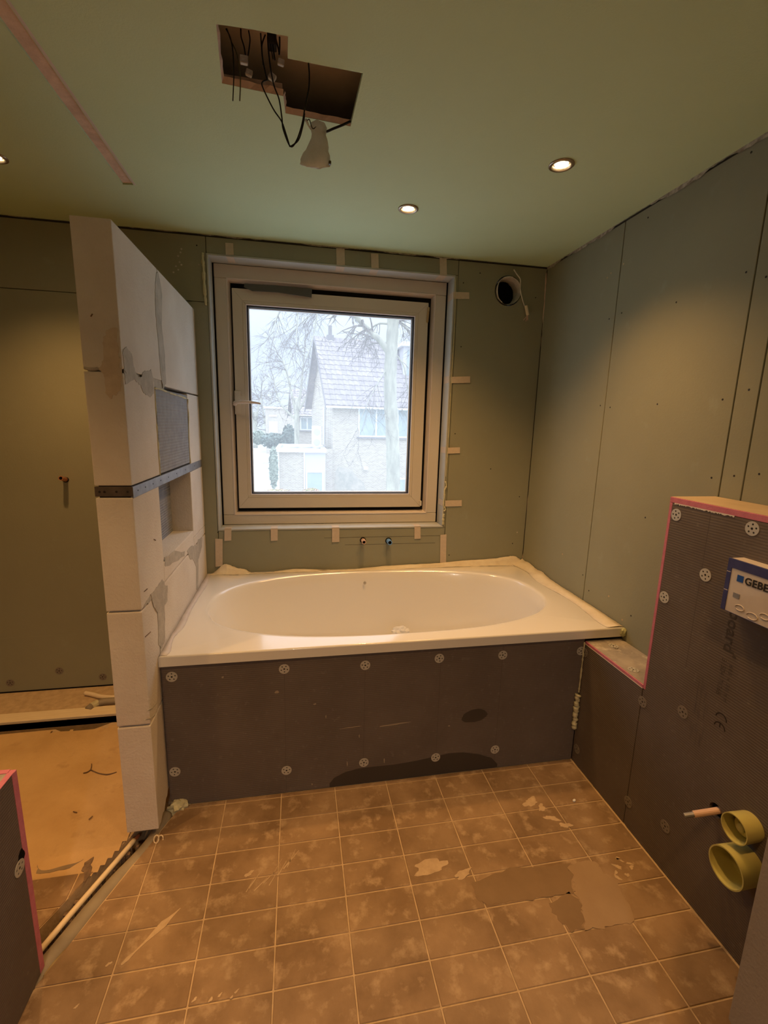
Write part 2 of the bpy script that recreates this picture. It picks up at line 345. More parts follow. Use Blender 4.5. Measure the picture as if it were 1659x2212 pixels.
# corner filler
def bead(name, pts, rad, m, lab=None, cat=None, group=None, seed=1, var=.5, kind=None, n=7, parent=None):
    rr = random.Random(seed); pts = smooth_path(pts, 5); r = [rad * (1 + var * rr.uniform(-.8, 1)) for _ in pts]
    o = MB().tube(pts, rad, n, radii=r).build(name, m, parent, smooth=True); return tag(o, lab, cat, group, kind)
bead('trim_5', [P(1, YB - .001, *q) for q in ((1180, 590), (1177, 640), (1173, 700), (1169, 760), (1163, 850), (1157, 900), (1150, 1000), (1143, 1060), (1136, 1150), (1129, 1210))], .0028, M['gypsum_edge'], 'thin pale filler line down the corner beside the window wall', kind='structure', seed=11, var=.7)

# screw heads in the sheets: far too small to take apart
def dots(name, parent, plist, ax, val, sgn, m=M['ink'], r=.0033):
    mb = MB()
    for q in plist:
        p = P(ax, val, *q)
        if ax == 0: mb.prism([circ(p.y, p.z, r, 8)], fx, val + sgn * .0006, val)
        else: mb.prism([circ(p.x, p.z, r, 8)], fy, val + sgn * .0006, val)
    tag(mb.build(name, m, parent), kind='stuff')
dots('screw_heads', wall_right, [(1623, 329), (1400, 470), (1612, 588), (1655, 598), (1461, 653), (1316, 689), (1343, 676), (1297, 876), (1318, 880), (1420, 873), (1561, 863), (1618, 842), (1537, 1032), (1586, 1028), (1640, 1024), (1394, 1118), (1259, 1242), (1272, 1276), (1363, 1330)], 0, XR, -1)
dots('screw_heads', wall_back, [(1001, 611), (996, 749), (983, 937), (1060, 1013), (1122, 1073), (1107, 1174), (970, 1199), (378, 640), (1157, 643), (425, 530), (1037, 590), (471, 1150)], 1, YB, -1)
dots('plaster_specks', wall_right, [(1347, 570), (1320, 590), (1312, 600), (1252, 1292), (1315, 1288), (1344, 1339), (1215, 1197), (1330, 440)], 0, XR, -1, M['splash'], .004)
dots('plaster_specks', wall_back, [(385, 553), (390, 545), (388, 566), (392, 572), (380, 575), (375, 588), (392, 538), (1117, 1150), (430, 572), (385, 583)], 1, YB, -1, M['crumb'], .0045)
seam = MB()
for a, b in (((700, 1162), (950, 1158)), ((745, 1177), (940, 1174))):
    p, q = P(1, YB, *a), P(1, YB, *b); seam.box(p.x, q.x, YB - .0004, YB, p.z - .0008, p.z + .0008)
seam.build('pencil_line', M['inkf'], wall_back)

# ---- floor: slab with trench, tiles, screed
TR = [(-.424, 1.60), (-.523, 1.38), (-.593, 1.209), (-.643, 1.083), (-.70, .94), (-.76, .80)]      # tile-side edge
TL = [(-.89, .86), (-.80, 1.03), (-.716, 1.204), (-.650, 1.340), (-.575, 1.462), (-.53, 1.60)]
trench = TR + TL
gut = [(-1.7, 2.105), (-1.10, 2.11), (-1.06, 2.085), (-.93, 2.088), (-.87, 2.125), (-.60, 2.13), (-.60, 2.20), (-1.7, 2.20)]
floor = tag(MB().prism([[(XW, -3), (1.42, -3), (1.42, 2.6), (XW, 2.6)], trench, gut], fz, -.09, -.0022).build('floor', M['grout']), 'brown tiled bathroom floor, sand-coloured joints, open pipe trench', kind='structure')
MB().box(XW, 1.42, -1.3, 2.6, -.12, -.09).build('trench_bed', M['dirt'], floor)
gx = [-.482 + .2043 * i for i in range(-6, 9)]; gy = [1.556 - .1032 * i for i in range(-1, 22)]
gap = .0042; full = {}
SA = (P(2, 0, 80, 1905), P(2, 0, 185, 1835))   # where screed overlaps old tiles
def tile(poly):
    if len(poly) < 3: return
    xs = [p[0] for p in poly]; ys = [p[1] for p in poly]; w, h = max(xs) - min(xs), max(ys) - min(ys)
    if w < .01 or h < .01: return
    z = random.uniform(-.0002, .0004); key = (len(poly), round(w, 3), round(h, 3))
    cx, cy = min(xs), min(ys)
    if len(poly) == 4 and abs(w - .2013) < .002 and abs(h - .1002) < .002:
        if 'm' not in full:
            o = MB().prism([[(p[0] - cx, p[1] - cy) for p in poly]], fz, -.003, 0).build('floor_tile', M['tile'], None, .0012); full['m'] = o.data
            o.parent = floor; o.location = (cx, cy, z)
        else:
            o = bpy.data.objects.new('floor_tile', full['m']); COL.objects.link(o); o.parent = floor; o.location = (cx, cy, z)
    else:
        MB().prism([poly], fz, -.003, z).build('floor_tile', M['tile'], floor, .0008)
for i in range(len(gx) - 1):
    for j in range(len(gy) - 1):
        x0, x1 = gx[i] + gap / 2, gx[i + 1] - gap / 2; y1, y0 = gy[j] - gap / 2, gy[j + 1] + gap / 2
        x1 = min(x1, XK - .002); y1 = min(y1, 1.572)
        if y1 - y0 < .008 or y0 < -.62: continue
        poly = [(x0, y0), (x1, y0), (x1, y1), (x0, y1)]
        if x1 > -.79 and x0 < -.38:
            pr, pl = poly, poly
            a, b = ((-.424, 1.60), (-.643, 1.083)) if y0 > .93 else ((-.643, 1.083), (-.76, .80))
            if y0 > .78: pr = clip(poly, a, b, 1)
            if y0 < .93 and y0 > .78: pr = clip(pr, (-.424, 1.60), (-.643, 1.083), 1)
            tile(pr)
            if y0 < 1.25 and y0 > .78:
                pl = clip(poly, (-.89, .86), (-.650, 1.340), 1)
                tile(pl)
        elif x0 > -.5 or (y0 < 1.22): tile(poly)
tiny = lambda q, z=0: P(2, z, *q)
# dried plaster and scuffs on the tiles
def smear(px, py, rpx, rpy, rot, seed, m=M['splash'], nm='plaster_smear', jit=.35, t=.0007):
    c = tiny((px, py)); e = tiny((px + rpx, py)); rx = (e - c).length; e2 = tiny((px, py + rpy)); ry = (e2 - c).length
    o = MB().prism([blob(c.x, c.y, rx, ry, 30, jit, rot, seed)], fz, .0003, .0005 + t).build(nm, m, floor)
    return o
for k, a in enumerate(((1146, 1733, 16, 8, .3, 1), (1170, 1745, 10, 5, .8, 2), (1192, 1768, 14, 5, -.4, 3), (1222, 1783, 12, 5, -.2, 4), (1068, 1731, 24, 8, 0, 1))):
    if k < 4: smear(*a)
for k in range(9):   # trowel scratches in the middle of the floor
    px, py = 528 + k * 12 + random.uniform(-5, 5), 1935 - k * 7 + random.uniform(-10, 10)
    a, b = tiny((px, py)), tiny((px + random.uniform(18, 34), py - random.uniform(26, 44))); d = (b - a).normalized(); n_ = Vector((-d.y, d.x, 0)) * random.uniform(.001, .0022)
    MB().prism([[tuple((a + n_).xy), tuple((b + n_ * .3).xy), tuple((b - n_ * .3).xy), tuple((a - n_).xy)]], fz, .0004, .0011).build('plaster_scratch', M['splash'], floor)
a, b = tiny((262, 2085)), tiny((390, 1962)); d = (b - a).normalized(); n_ = Vector((-d.y, d.x, 0))
w_ = [.003, .006, .0025, .003, .004, .007, .010, .012, .006, .003, .001]
L_ = [a.lerp(b, i / 10) for i in range(11)]
MB().prism([[tuple((p + n_ * w).xy) for p, w in zip(L_, w_)] + [tuple((p - n_ * w * .8).xy) for p, w in reversed(list(zip(L_, w_)))]], fz, .0004, .0011).build('plaster_scratch', M['splash'], floor)
for px, py, s in ((235, 2083, 6), (420, 2160, 6), (455, 2160, 6), (475, 2150, 5), (500, 2155, 4), (511, 2142, 5), (165, 2175, 5), (538, 1888, 9)): smear(px, py, s, s * .5, .6, px)
c_ = [tiny(q) for q in ((1232, 1868), (1262, 1858), (1290, 1862), (1302, 1885), (1335, 1905), (1372, 1990), (1350, 1998), (1300, 2003), (1258, 2010), (1262, 1975), (1250, 1940), (1236, 1930), (1243, 1905), (1235, 1890))]
MB().prism([roughen([tuple(p.xy) for p in c_], .007)], fz, .0003, .0008).build('dusty_patch', mat('pale_dust', (.33, .22, .125), (.36, .245, .14), 12, .9), floor)
c_ = [tiny(q) for q in ((1180, 1950), (1232, 1930), (1250, 1942), (1260, 1975), (1256, 2010), (1235, 2008), (1215, 1995), (1190, 1970))]
MB().prism([roughen([tuple(p.xy) for p in c_], .007)], fz, .0003, .0008).build('clean_patch', M['dampt'], floor)
c_ = [tiny(q) for q in ((1020, 1905), (1100, 1880), (1232, 1866), (1236, 1928), (1180, 1938), (1100, 1950), (1050, 1955), (1025, 1935))]
MB().prism([roughen([tuple(p.xy) for p in c_], .007)], fz, .0003, .0008).build('clean_patch', M['dampt'], floor)
for k in range(8):
    px, py = 1340 + random.uniform(-12, 30), 1870 + random.uniform(-18, 30); smear(px, py, random.uniform(4, 9), random.uniform(2, 4), random.uniform(-1, 1), k + 40)
smear(930, 1872, 40, 14, .1, 77, M['splash'], 'plaster_smear', .3, .0002)
smear(1000, 1888, 22, 7, .3, 78)

# sandy screed of the shower floor
sb = []; NX, NY = 40, 36
bm = bmesh.new(); grid = {}
def scr_in(x, y):
    if y > 2.10 or y < 1.14: return False
    edge = -.575 if y > 1.46 else -.575 - (1.46 - y) * .56
    if x > edge: return False
    lim = 1.34 + .03 * math.sin(x * 9) + (.05 if x < -.95 else 0) - max(0, x + .80) * .12
    return y > lim
def scr_z(x, y): return .002 + .006 * noise.noise(Vector((x * 5, y * 5, 0))) + .004 * noise.noise(Vector((x * 14, y * 14, 2))) + .006
NX, NY = 90, 76
for i in range(NX + 1):
    for j in range(NY + 1):
        x = XW + (XL - .09 + 0 - XW) * i / NX; y = 1.28 + (2.108 - 1.28) * j / NY
        grid[i, j] = (x, y)
fs = []
mbs = MB()
idx = {}
def vtx(i, j):
    if (i, j) not in idx:
        x, y = grid[i, j]; edge = min((y - (1.34 + .03 * math.sin(x * 9) + (.05 if x < -.95 else 0))) * 8, 1) if y < 1.5 else 1
        idx[i, j] = len(mbs.v); mbs.v.append((x, y, -.002 + max(0, edge) * scr_z(x, y) + 0))
    return idx[i, j]
for i in range(NX):
    for j in range(NY):
        x, y = (grid[i, j][0] + grid[i + 1, j + 1][0]) / 2, (grid[i, j][1] + grid[i + 1, j + 1][1]) / 2
        ragged_edge = 2.098 - (.02 + .012 * noise.noise(Vector((x * 25, 0, 0))) if -1.11 < x < -.87 else 0)
        if scr_in(x, y) and y < ragged_edge: mbs.f.append((vtx(i, j), vtx(i + 1, j), vtx(i + 1, j + 1), vtx(i, j + 1)))
screed = mbs.build('screed_bed', M['screed'], floor, smooth=True)
MB().box(XW, -.56, 2.20, YB, -.05, -.004).build('screed_strip', M['screed'], floor)
# cracks
def crackline(pts, r=.0022): MB().tube(smooth_path([tiny(q, .008) for q in pts], 4), r, 4).build('crack', M['dirt'], floor)
crackline(((198, 1650), (196, 1662), (188, 1668), (180, 1670))); crackline(((196, 1663), (212, 1670), (232, 1673), (252, 1668)))
crackline(((192, 1770), (200, 1763)), .002); crackline(((158, 1753), (166, 1755)), .0018)
smear(130, 1862, 45, 20, .15, 9, M['greyscreed'], 'trowelled_patch', .15, .002)
smear(190, 1872, 10, 22, .2, 19, M['dirt'], 'crumbled_joint', .4, .001)

# ================================================================ WINDOW
win = empty('window_1', (.2, YB + .1, 1.5), kind='structure', label='cream plastic tilt window in a pale reveal')
x0, x1, z0, z1 = op
t_ = .008
MB().box(x0, x1, YB - .003, 2.565, z1 - t_, z1).build('reveal_board', M['reveal'], win, .001)
MB().box(x0, x1, YB - .003, 2.565, z0, z0 + t_).build('reveal_board', M['reveal'], win, .001)
MB().box(x0, x0 + t_, YB - .003, 2.555, z0 + t_, z1 - t_).build('reveal_board', M['reveal'], win, .001)
MB().box(x1 - t_, x1, YB - .003, 2.555, z0 + t_, z1 - t_).build('reveal_board', M['reveal'], win, .001)
def ring(name, ox0, ox1, oz0, oz1, ix0, ix1, iz0, iz1, y0, y1, m, bevel=0, par=win, mitre=False):
    if not mitre:
        return MB().prism([[(ox0, oz0), (ox1, oz0), (ox1, oz1), (ox0, oz1)], [(ix0, iz0), (ix1, iz0), (ix1, iz1), (ix0, iz1)]], fy, y0, y1).build(name, m, par, bevel)
    g = .0004
    for q in ([(ox0 + g, oz0), (ox1 - g, oz0), (ix1 - g, iz0), (ix0 + g, iz0)], [(ox0 + g, oz1), (ox1 - g, oz1), (ix1 - g, iz1), (ix0 + g, iz1)],
              [(ox0, oz0 + g), (ox0, oz1 - g), (ix0, iz1 - g), (ix0, iz0 + g)], [(ox1, oz0 + g), (ox1, oz1 - g), (ix1, iz1 - g), (ix1, iz0 + g)]):
        MB().prism([q], fy, y0, y1).build(name, m, par, .0006)
FX0, FX1, FZ0, FZ1 = x0 + .014, x1 - .013, z0 + .010, z1 - .010          # frame outer
RX0, RX1, RZ0, RZ1 = -.338, .738, .901, 2.098                               # rebate edge
SX0, SX1, SZ0, SZ1 = -.317, .707, .934, 2.058                               # sash
GX0, GX1, GZ0, GZ1 = -.250, .634, 1.010, 1.985                              # glass
ring('gap_backing', x0 - .03, x1 + .03, z0 - .03, z1 + .03, SX0 + .02, SX1 - .02, SZ0 + .02, SZ1 - .02, 2.645, 2.70, M['backing'])
# outer frame: uprights stand between head and sill
MB().box(FX0, RX0, 2.560, 2.62, RZ0 - .001, RZ1).build('frame_member', M['frame'], win, .003)
MB().box(RX1, FX1, 2.560, 2.62, RZ0 - .001, RZ1).build('frame_member', M['frame'], win, .003)
MB().box(FX0, FX1, 2.560, 2.62, RZ1, FZ1).build('frame_member', M['frame'], win, .002)
MB().box(FX0, FX1, 2.560, 2.62, FZ0, RZ0 - .002).build('frame_member', M['frame'], win, .002)
ring('rebate_lip', RX0 - .003, RX1 + .003, RZ0 - .003, RZ1 + .003, RX0 + .003, RX1 - .003, RZ0 + .003, RZ1 - .003, 2.557, 2.57, M['framelip'], .001)
lipm = MB()                              # sloping inner face of the rebate
o4 = [(RX0 + .003, RZ0 + .003), (RX1 - .003, RZ0 + .003), (RX1 - .003, RZ1 - .003), (RX0 + .003, RZ1 - .003)]; i4 = [(RX0 + .012, RZ0 + .012), (RX1 - .012, RZ0 + .012), (RX1 - .012, RZ1 - .012), (RX0 + .012, RZ1 - .012)]
lipm.add([(x, 2.566, z) for x, z in o4] + [(x, 2.60, z) for x, z in i4], [(i, (i + 1) % 4, 4 + (i + 1) % 4, 4 + i) for i in range(4)]); lipm.build('rebate_slope', M['framelip'], win)
sash = MB().prism([[(SX0 + .001, SZ0 + .001), (SX1 - .001, SZ0 + .001), (SX1 - .001, SZ1 - .001), (SX0 + .001, SZ1 - .001)], [(GX0 - .004, GZ0 - .004), (GX1 + .004, GZ0 - .004), (GX1 + .004, GZ1 + .004), (GX0 - .004, GZ1 + .004)]], fy, 2.583, 2.64).build('sash', M['frame'], win)
ring('sash_member', SX0, SX1, SZ0, SZ1, GX0 - .018, GX1 + .018, GZ0 - .018, GZ1 + .018, 2.576, 2.584, M['frame'], par=sash, mitre=True)
ring('glazing_bead', GX0 - .0176, GX1 + .0176, GZ0 - .0176, GZ1 + .0176, GX0, GX1, GZ0, GZ1, 2.5775, 2.596, M['frame'], par=sash, mitre=True)
ring('bead_edge', GX0 - .003, GX1 + .003, GZ0 - .003, GZ1 + .003, GX0 + .0008, GX1 - .0008, GZ0 + .0008, GZ1 - .0008, 2.5765, 2.598, M['framelip'], .0006, sash)
ring('gasket', GX0 + .0008, GX1 - .0008, GZ0 + .0008, GZ1 - .0008, GX0 + .007, GX1 - .007, GZ0 + .006, GZ1 - .007, 2.590, 2.612, M['gasket'], 0, sash)
ring('outer_glazing_edge', GX0 + .0, GX1 - .0, GZ0 + .0, GZ1 - .0, GX0 + .011, GX1 - .011, GZ0 + .010, GZ1 - .011, 2.616, 2.632, M['owhite'], 0, sash)
MB().box(GX0, GX1, 2.6125, 2.6155, GZ0, GZ1).build('glass_pane', M['glass'], sash)
hp = P(1, 2.57, 512, 870)
hb = MB().box(hp.x - .012, hp.x + .019, 2.569, 2.576, hp.z - .06, hp.z + .062).build('handle_plate', M['frame'], sash, .003)
hn = [P(1, 2.565, 507, 872), P(1, 2.53, 512, 869), P(1, 2.52, 530, 868.5), P(1, 2.52, 548, 869.5), P(1, 2.52, 563, 872)]
hl = MB().tube(smooth_path(hn, 4), .008, 8, radii=[.012 - .0075 * i / 16 for i in range(17)]).build('handle_lever', M['frame'], hb, smooth=True)
hl.data.materials.clear(); hl.data.materials.append(M['framelip'])
p, q = P(1, 2.57, 926, 664), P(1, 2.57, 923, 695)
MB().tube([p, p.lerp(q, .28)], .0065, 10).tube([p.lerp(q, .32), q], .0065, 10).tube([q, q + Vector((0, 0, -.006))], .0045, 8).build('hinge', M['brass'], sash, smooth=False)
p = P(1, 2.57, 908, 1088); MB().box(p.x - .006, p.x + .006, 2.562, 2.58, p.z - .012, p.z + .018).build('hinge', M['frame'], sash, .002)
a = [P(1, 2.559, *q) for q in ((528, 613), (600, 617), (674, 624), (673, 643), (600, 632), (545, 629), (527, 620))]
tag(MB().prism([[(v.x, v.z) for v in a]], fy, 2.5555, 2.5595).build('duct_tape_strip', M['duct'], None, .0008), 'crumpled dark grey tape strip over the top gap of the window', 'tape')

# masking tape strips folded over the reveal edge
def mtape(quad, fold, lab):
    """quad: four photo points on the wall face; fold: which reveal it folds into"""
    pts = [P(1, YB, *q) for q in quad]; yf = YB - .0045; v = [(p.x, yf, p.z) for p in pts]; mb = MB()
    mb.add(v + [(x, y + .0012, z) for x, y, z in v], [(0, 1, 2, 3), (7, 6, 5, 4), (0, 4, 5, 1), (1, 5, 6, 2), (2, 6, 7, 3), (3, 7, 4, 0)])
    xs = [p.x for p in pts]; zs = [p.z for p in pts]; d = .075
    if fold == 'top': mb.box(min(xs) + .001, max(xs) - .001, yf, YB + d, op[3] - t_ - .0012, op[3] - t_ - .0003)
    if fold == 'bottom': mb.box(min(xs) + .001, max(xs) - .001, yf, YB + .05, op[2] + t_ + .0003, op[2] + t_ + .0012)
    if fold == 'right': mb.box(op[1] - t_ - .0012, op[1] - t_ - .0003, yf, YB + d, min(zs) + .002, max(zs) - .002)
    tag(mb.build('masking_tape', M['tape']), lab, 'tape', 'masking tape strips round the window')
topz = 0
for (xa, xb, ya, yb), lab in (((487, 504, 525, 551), 'masking tape strip folded over the window head at its left end'), ((726, 744, 537, 573), 'masking tape strip at mid head of the window, left one of the close pair'), ((801, 817, 548, 580), 'masking tape strip at mid head of the window, right one of the close pair'), ((949, 964, 558, 595), 'masking tape strip folded over the window head at its right corner')):
    mtape(((xa, ya), (xb, ya + 1), (xb + 1, yb), (xa + 1, yb)), 'top', lab)
for (xa, xb, ya, yb), lab in (((979, 1013, 631, 646), 'topmost masking tape strip on the right side of the window'), ((973, 1015, 814, 828), 'second masking tape strip from the top right of the window'), ((966, 993, 967, 980), 'third masking tape strip from the top right of the window'), ((961, 997, 1081, 1094), 'lowest masking tape strip on the right side of the window')):
    mtape(((xa, ya), (xb, ya + (1 if ya < 700 else -1)), (xb, yb - (0 if ya < 700 else 1)), (xa, yb)), 'right', lab)
for (xa, xb, ya, yb), lab in (((485, 500, 1141, 1167), 'masking tape under the left corner of the window sill'), ((585, 600, 1141, 1167), 'masking tape under the sill, second from the left corner'), ((717, 733, 1140, 1170), 'slightly slanted masking tape under the sill left of the pipe stubs'), ((895, 908, 1137, 1163), 'masking tape under the sill right of the pipe stubs')):
    mtape(((xa, ya), (xb, ya), (xb, yb), (xa, yb + 1)), 'bottom', lab)
mtape(((465, 1163), (481, 1164), (481, 1222), (466, 1224)), None, 'long vertical masking tape over the board joint left below the window')
mtape(((951, 1155), (964, 1154), (963, 1215), (950, 1215)), None, 'long vertical masking tape over the board joint right below the window')

# foam beads beside the window and at the tub corner
def foam(pts, rad, lab, ax=1, val=YB - .004, seed=1, var=.45):
    return bead('foam_bead', [P(ax, val, *q) for q in pts], rad, M['foam'], lab, 'foam', 'squeezed-out foam beads', seed, var)
foam(((438, 546), (438, 562), (439, 573), (440, 590), (441, 612), (443, 640), (445, 659)), .0065, 'lumpy foam bead left of the window near its top corner', seed=4)
foam(((984, 600), (983, 660), (980, 740), (975, 820), (971, 900), (966, 985), (963, 1030)), .0022, 'thin foam line down the right side of the window', seed=6, var=.3)
foam(((962, 1040), (964, 1050), (960, 1060), (960, 1075), (958, 1090), (962, 1100), (959, 1104)), .004, 'curling foam bead beside the lower right side of the window', seed=8, var=.5)
foam(((959, 1110), (957, 1120), (957, 1134)), .006, 'short foam lump at the lower right window corner', seed=9, var=.5)

# ---- pipe stubs below the window
def stub(name, a, b, r, m, lab, hex_=False):
    e = empty(name, a, label=lab, cat='pipe')
    mb = MB().tube([a, b], r, 6 if hex_ else 16, cap=False); mb.tube([b, a], r * .72, 6 if hex_ else 16, cap=False)
    n = 6 if hex_ else 16; k = len(mb.v) - 2 * n
    for j in range(n):   # lip ring
        pass
    o = mb.build('pipe_wall', m, e)
    d = (b - a).normalized(); MB().tube([b - d * .004, b - d * .0035], r * .74, n).build('pipe_bore', M['black'], e)
    MB().tube([a, a + d * .002], r * 1.35, 14).build('wall_hole', M['black'], e)
    rim = MB(); rr_ = [];
    ax_ = d.orthogonal().normalized(); bx_ = d.cross(ax_)
    v = [b + (ax_ * math.cos(2 * math.pi * j / n) + bx_ * math.sin(2 * math.pi * j / n)) * q for q in (r, r * .72) for j in range(n)]
    rim.add(v, [(j, (j + 1) % n, n + (j + 1) % n, n + j) for j in range(n)]).build('pipe_rim', m, e)
    return e
pa, pb = P(1, YB - .001, 784, 1167), P(1, YB - .001, 839, 1168)
stub('pipe_stub', pa, pa + Vector((.0, -.045, 0)), .0125, M['pinkpipe'], 'salmon hot water stub under the window, left of the blue one', True)
stub('pipe_stub', pb, pb + Vector((.0, -.045, 0)), .0135, M['bluepipe'], 'pale blue capped water stub under the window')
pc = P(1, YB - .001, 142, 1036); stub('copper_pipe_stub', pc, P(1, YB - .055, 131, 1033), .0105, M['copper'], 'copper pipe stub poking out of the dark shower wall')

# ---- ventilation duct
vc = Vector((1.109, YB, 2.119)); vent = empty('ventilation_duct', vc, label='white flexible ventilation duct in a round wall hole', cat='duct')
mb = MB(); rg = random.Random(2)
for k, (y, r) in enumerate(((YB - .006, .070), (YB + .004, .066), (YB + .012, .068), (YB + .022, .062), (YB + .035, .066), (YB + .05, .061), (YB + .07, .065), (YB + .10, .061), (YB + .16, .064))):
    mb.v += [(vc.x + r * (1 + .03 * rg.uniform(-1, 1)) * math.cos(2 * math.pi * i / 28), y, vc.z + r * (1 + .03 * rg.uniform(-1, 1)) * math.sin(2 * math.pi * i / 28)) for i in range(28)]
    if k: mb.f += [((k - 1) * 28 + i, (k - 1) * 28 + (i + 1) % 28, k * 28 + (i + 1) % 28, k * 28 + i) for i in range(28)]
mb.build('duct_hose', M['duct_w'], vent, smooth=True)
cr_ = [(vc.x + .070 * math.cos(math.radians(t)), vc.z + .070 * math.sin(math.radians(t))) for t in range(75, 250, 12)] + [(vc.x - .030 + .030 * math.cos(math.radians(t)) - .004, vc.z + .058 * math.sin(math.radians(t))) for t in range(240, 80, -14)]
MB().prism([cr_], fy, YB - .012, YB - .006).build('folded_hose_rim', M['duct_w'], vent, .001)
MB().prism([circ(vc.x, vc.z, .066)], fy, YB + .075, YB + .085).build('duct_shade_disc', M['black'], vent)  # black disc paints the darkness inside the duct
cord = empty('fan_cable', P(1, YB - .01, 1111, 583), label='white cable with cream connector hanging over the duct', cat='cable')
cp = [P(1, YB - .012, *q) for q in ((1110, 582), (1117, 593), (1124, 604), (1124, 625), (1128, 645), (1133, 661))]
MB().tube(smooth_path(cp), .0032, 8).build('cable_sheath', M['duct_w'], cord, smooth=True)
a, b = P(1, YB - .012, 1136, 660), P(1, YB - .012, 1140, 681); MB().tube([a, b], .0085, 8).build('cable_connector', M['film'], cord, .001)
for dx in (-5, 0, 4): MB().tube([b, P(1, YB - .014, 1136 + dx, 694 - abs(dx) * .5)], .0025, 5).build('cable_core', M['pinkpipe'], cord)

# ================================================================ BLOCK PARTITION
part = empty('block_partition', (XL - .05, 1.95, 0), label='free-standing wall of pale aerated blocks with a shelf niche', cat='wall')
def block(y0, y1, z0, z1, nm='aerated_block', x0=-.577, x1=XL, m=M['block'], rough_=.0035, seed=None):
    mb = MB().box(x0, x1, y0, y1, z0, z1); return mb.build(nm, m, part, rough_, seg=2)
Y0 = 1.443
block(Y0, 1.853, 1.540, 1.920); block(1.858, 2.457, 1.523, 1.920)
block(Y0, 1.735, 1.212, 1.530); block(2.213, 2.457, 1.200, 1.517)
block(Y0, 1.705, .826, 1.176); block(2.195, 2.457, .868, 1.172)
block(1.705, 2.195, .826, .900, nm='niche_sill_block'); block(2.197, 2.457, .826, .866)
block(Y0, 1.592, .434, .820); block(1.600, 2.457, .434, .820)
# lowest block with a broken bottom edge
mb = MB(); zb = [.034, .036, .031, .040, .044, .036, .050, .062, .060, .075]
n = len(zb); ys = [Y0 + (1.572 - Y0) * i / (n - 1) for i in range(n)]
mb.prism([[(y, z) for y, z in zip(ys, zb)] + [(2.457, .05), (2.457, .427), (Y0, .427)]], fx, -.577, XL); mb.build('aerated_block', M['block'], part, .0035, seg=2)
MB().box(-.570, XL - .006, Y0 + .01, 2.45, .415, .44).box(-.570, XL - .006, Y0 + .01, 2.45, .815, .83).box(-.570, XL - .006, Y0 + .012, 1.86, 1.525, 1.545).box(-.57, XL - .006, 1.85, 1.862, 1.54, 1.915).box(-.57, XL - .001, 1.588, 1.605, .44, .822).box(-.57, XL - .002, 1.70, 1.86, 1.510, 1.54).build('joint_mortar', M['mortar'], part)
# niche back and cheek
MB().box(-.577, -.567, 1.70, 2.20, .90, 1.172).build('niche_back', M['xpsl'], part)
MB().box(-.56, -.49, 1.737, 2.211, 1.212, 1.512).box(-.49, XL - .001, 1.745, 2.205, 1.214, 1.508).build('tile_backer_infill', M['xpsl'], part, .001)
# steel angle right round
MB().box(-.578, XL, Y0 + .002, Y0 + .010, 1.180, 1.209).build('steel_band', M['brownsteel'], part, .0006)
MB().box(XL - .006, XL + .0012, Y0 + .004, 2.455, 1.174, 1.208).build('steel_band', M['steel'], part, .0006)
MB().box(-.57, XL - .006, Y0 + .012, 2.45, 1.176, 1.211).build('band_packing', M['backing'], part)
sc = MB()
for y in (1.49, 1.56, 1.64, 1.73, 1.83, 1.95, 2.10, 2.28): sc.box(XL + .0012, XL + .0016, y - .004, y + .004, 1.19, 1.194)
for x in (-.565, -.552, -.52, -.49): sc.prism([circ(x, 1.194, .0035, 8)], fy, Y0 + .0014, Y0 + .002)
tag(sc.build('band_holes', M['ink'], part), kind='stuff')
# filler smears on block faces
def facefill(pts, seedx=0, nm='filler_smear', m=M['mortar'], t=.0012):
    q = [P(0, XL + .0002, *a) for a in pts]; MB().prism([roughen([(v.y, v.z) for v in q])], fx, XL - .001, XL + t).build(nm, m, part)
facefill(((337, 590), (341, 588), (346, 610), (350, 640), (349, 700), (356, 770), (358, 830), (352, 838), (346, 800), (342, 740), (336, 680), (335, 630)))
facefill(((265, 755), (272, 750), (284, 765), (288, 790), (296, 812), (303, 815), (310, 802), (326, 800), (330, 815), (332, 850), (324, 858), (310, 850), (303, 832), (290, 818), (270, 830), (268, 800)))
facefill(((310, 1310), (318, 1295), (338, 1268), (350, 1252), (356, 1262), (350, 1290), (330, 1290), (322, 1302)))
facefill(((338, 1283), (352, 1280), (355, 1310), (356, 1385), (348, 1400), (342, 1392), (341, 1340)))
facefill(((404, 1190), (412, 1180), (425, 1178), (428, 1165), (437, 1160), (436, 1180), (428, 1210), (428, 1270), (424, 1275), (424, 1225), (415, 1205), (412, 1210)))
facefill(((355, 1205), (378, 1190), (399, 1192), (398, 1202), (375, 1215), (357, 1226)))
facefill(((325, 1285), (345, 1262), (361, 1266), (360, 1300), (340, 1322), (330, 1308)), t=.0025)
def endfill(pts, m=M['mortar'], t=.0012, nm='filler_smear'):
    q = [P(1, Y0 - .0002, *a) for a in pts]; MB().prism([roughen([(v.x, v.z) for v in q])], fy, Y0 - t, Y0 + .001).build(nm, m, part)
mm = mat('sandy_filler', (.62, .52, .40), (.54, .44, .33), 30, .95, .5, 80)
endfill(((229, 712), (254, 706), (258, 780), (262, 800), (262, 840), (250, 852), (240, 860), (228, 850), (224, 810), (214, 797), (224, 780), (222, 740)), mm)
fb = [P(1, Y0 + .006, *q) for q in ((183, 793), (196, 797), (207, 796), (216, 790))]
MB().tube(smooth_path(fb, 3), .006, 8).build('foam_in_joint', M['mortar'], part, smooth=True)
# foam round the backer infill
for pts, s in ((((333, 838), (350, 842), (370, 850), (390, 856), (404, 862)), 1), (((405, 862), (407, 900), (408, 950), (411, 1000)), 2), (((334, 842), (337, 900), (341, 960), (346, 1030)), 3)):
    bead('foam_edge', [P(0, XL, *q) for q in pts], .0025, M['foam'], None, None, None, s, .8, parent=part)
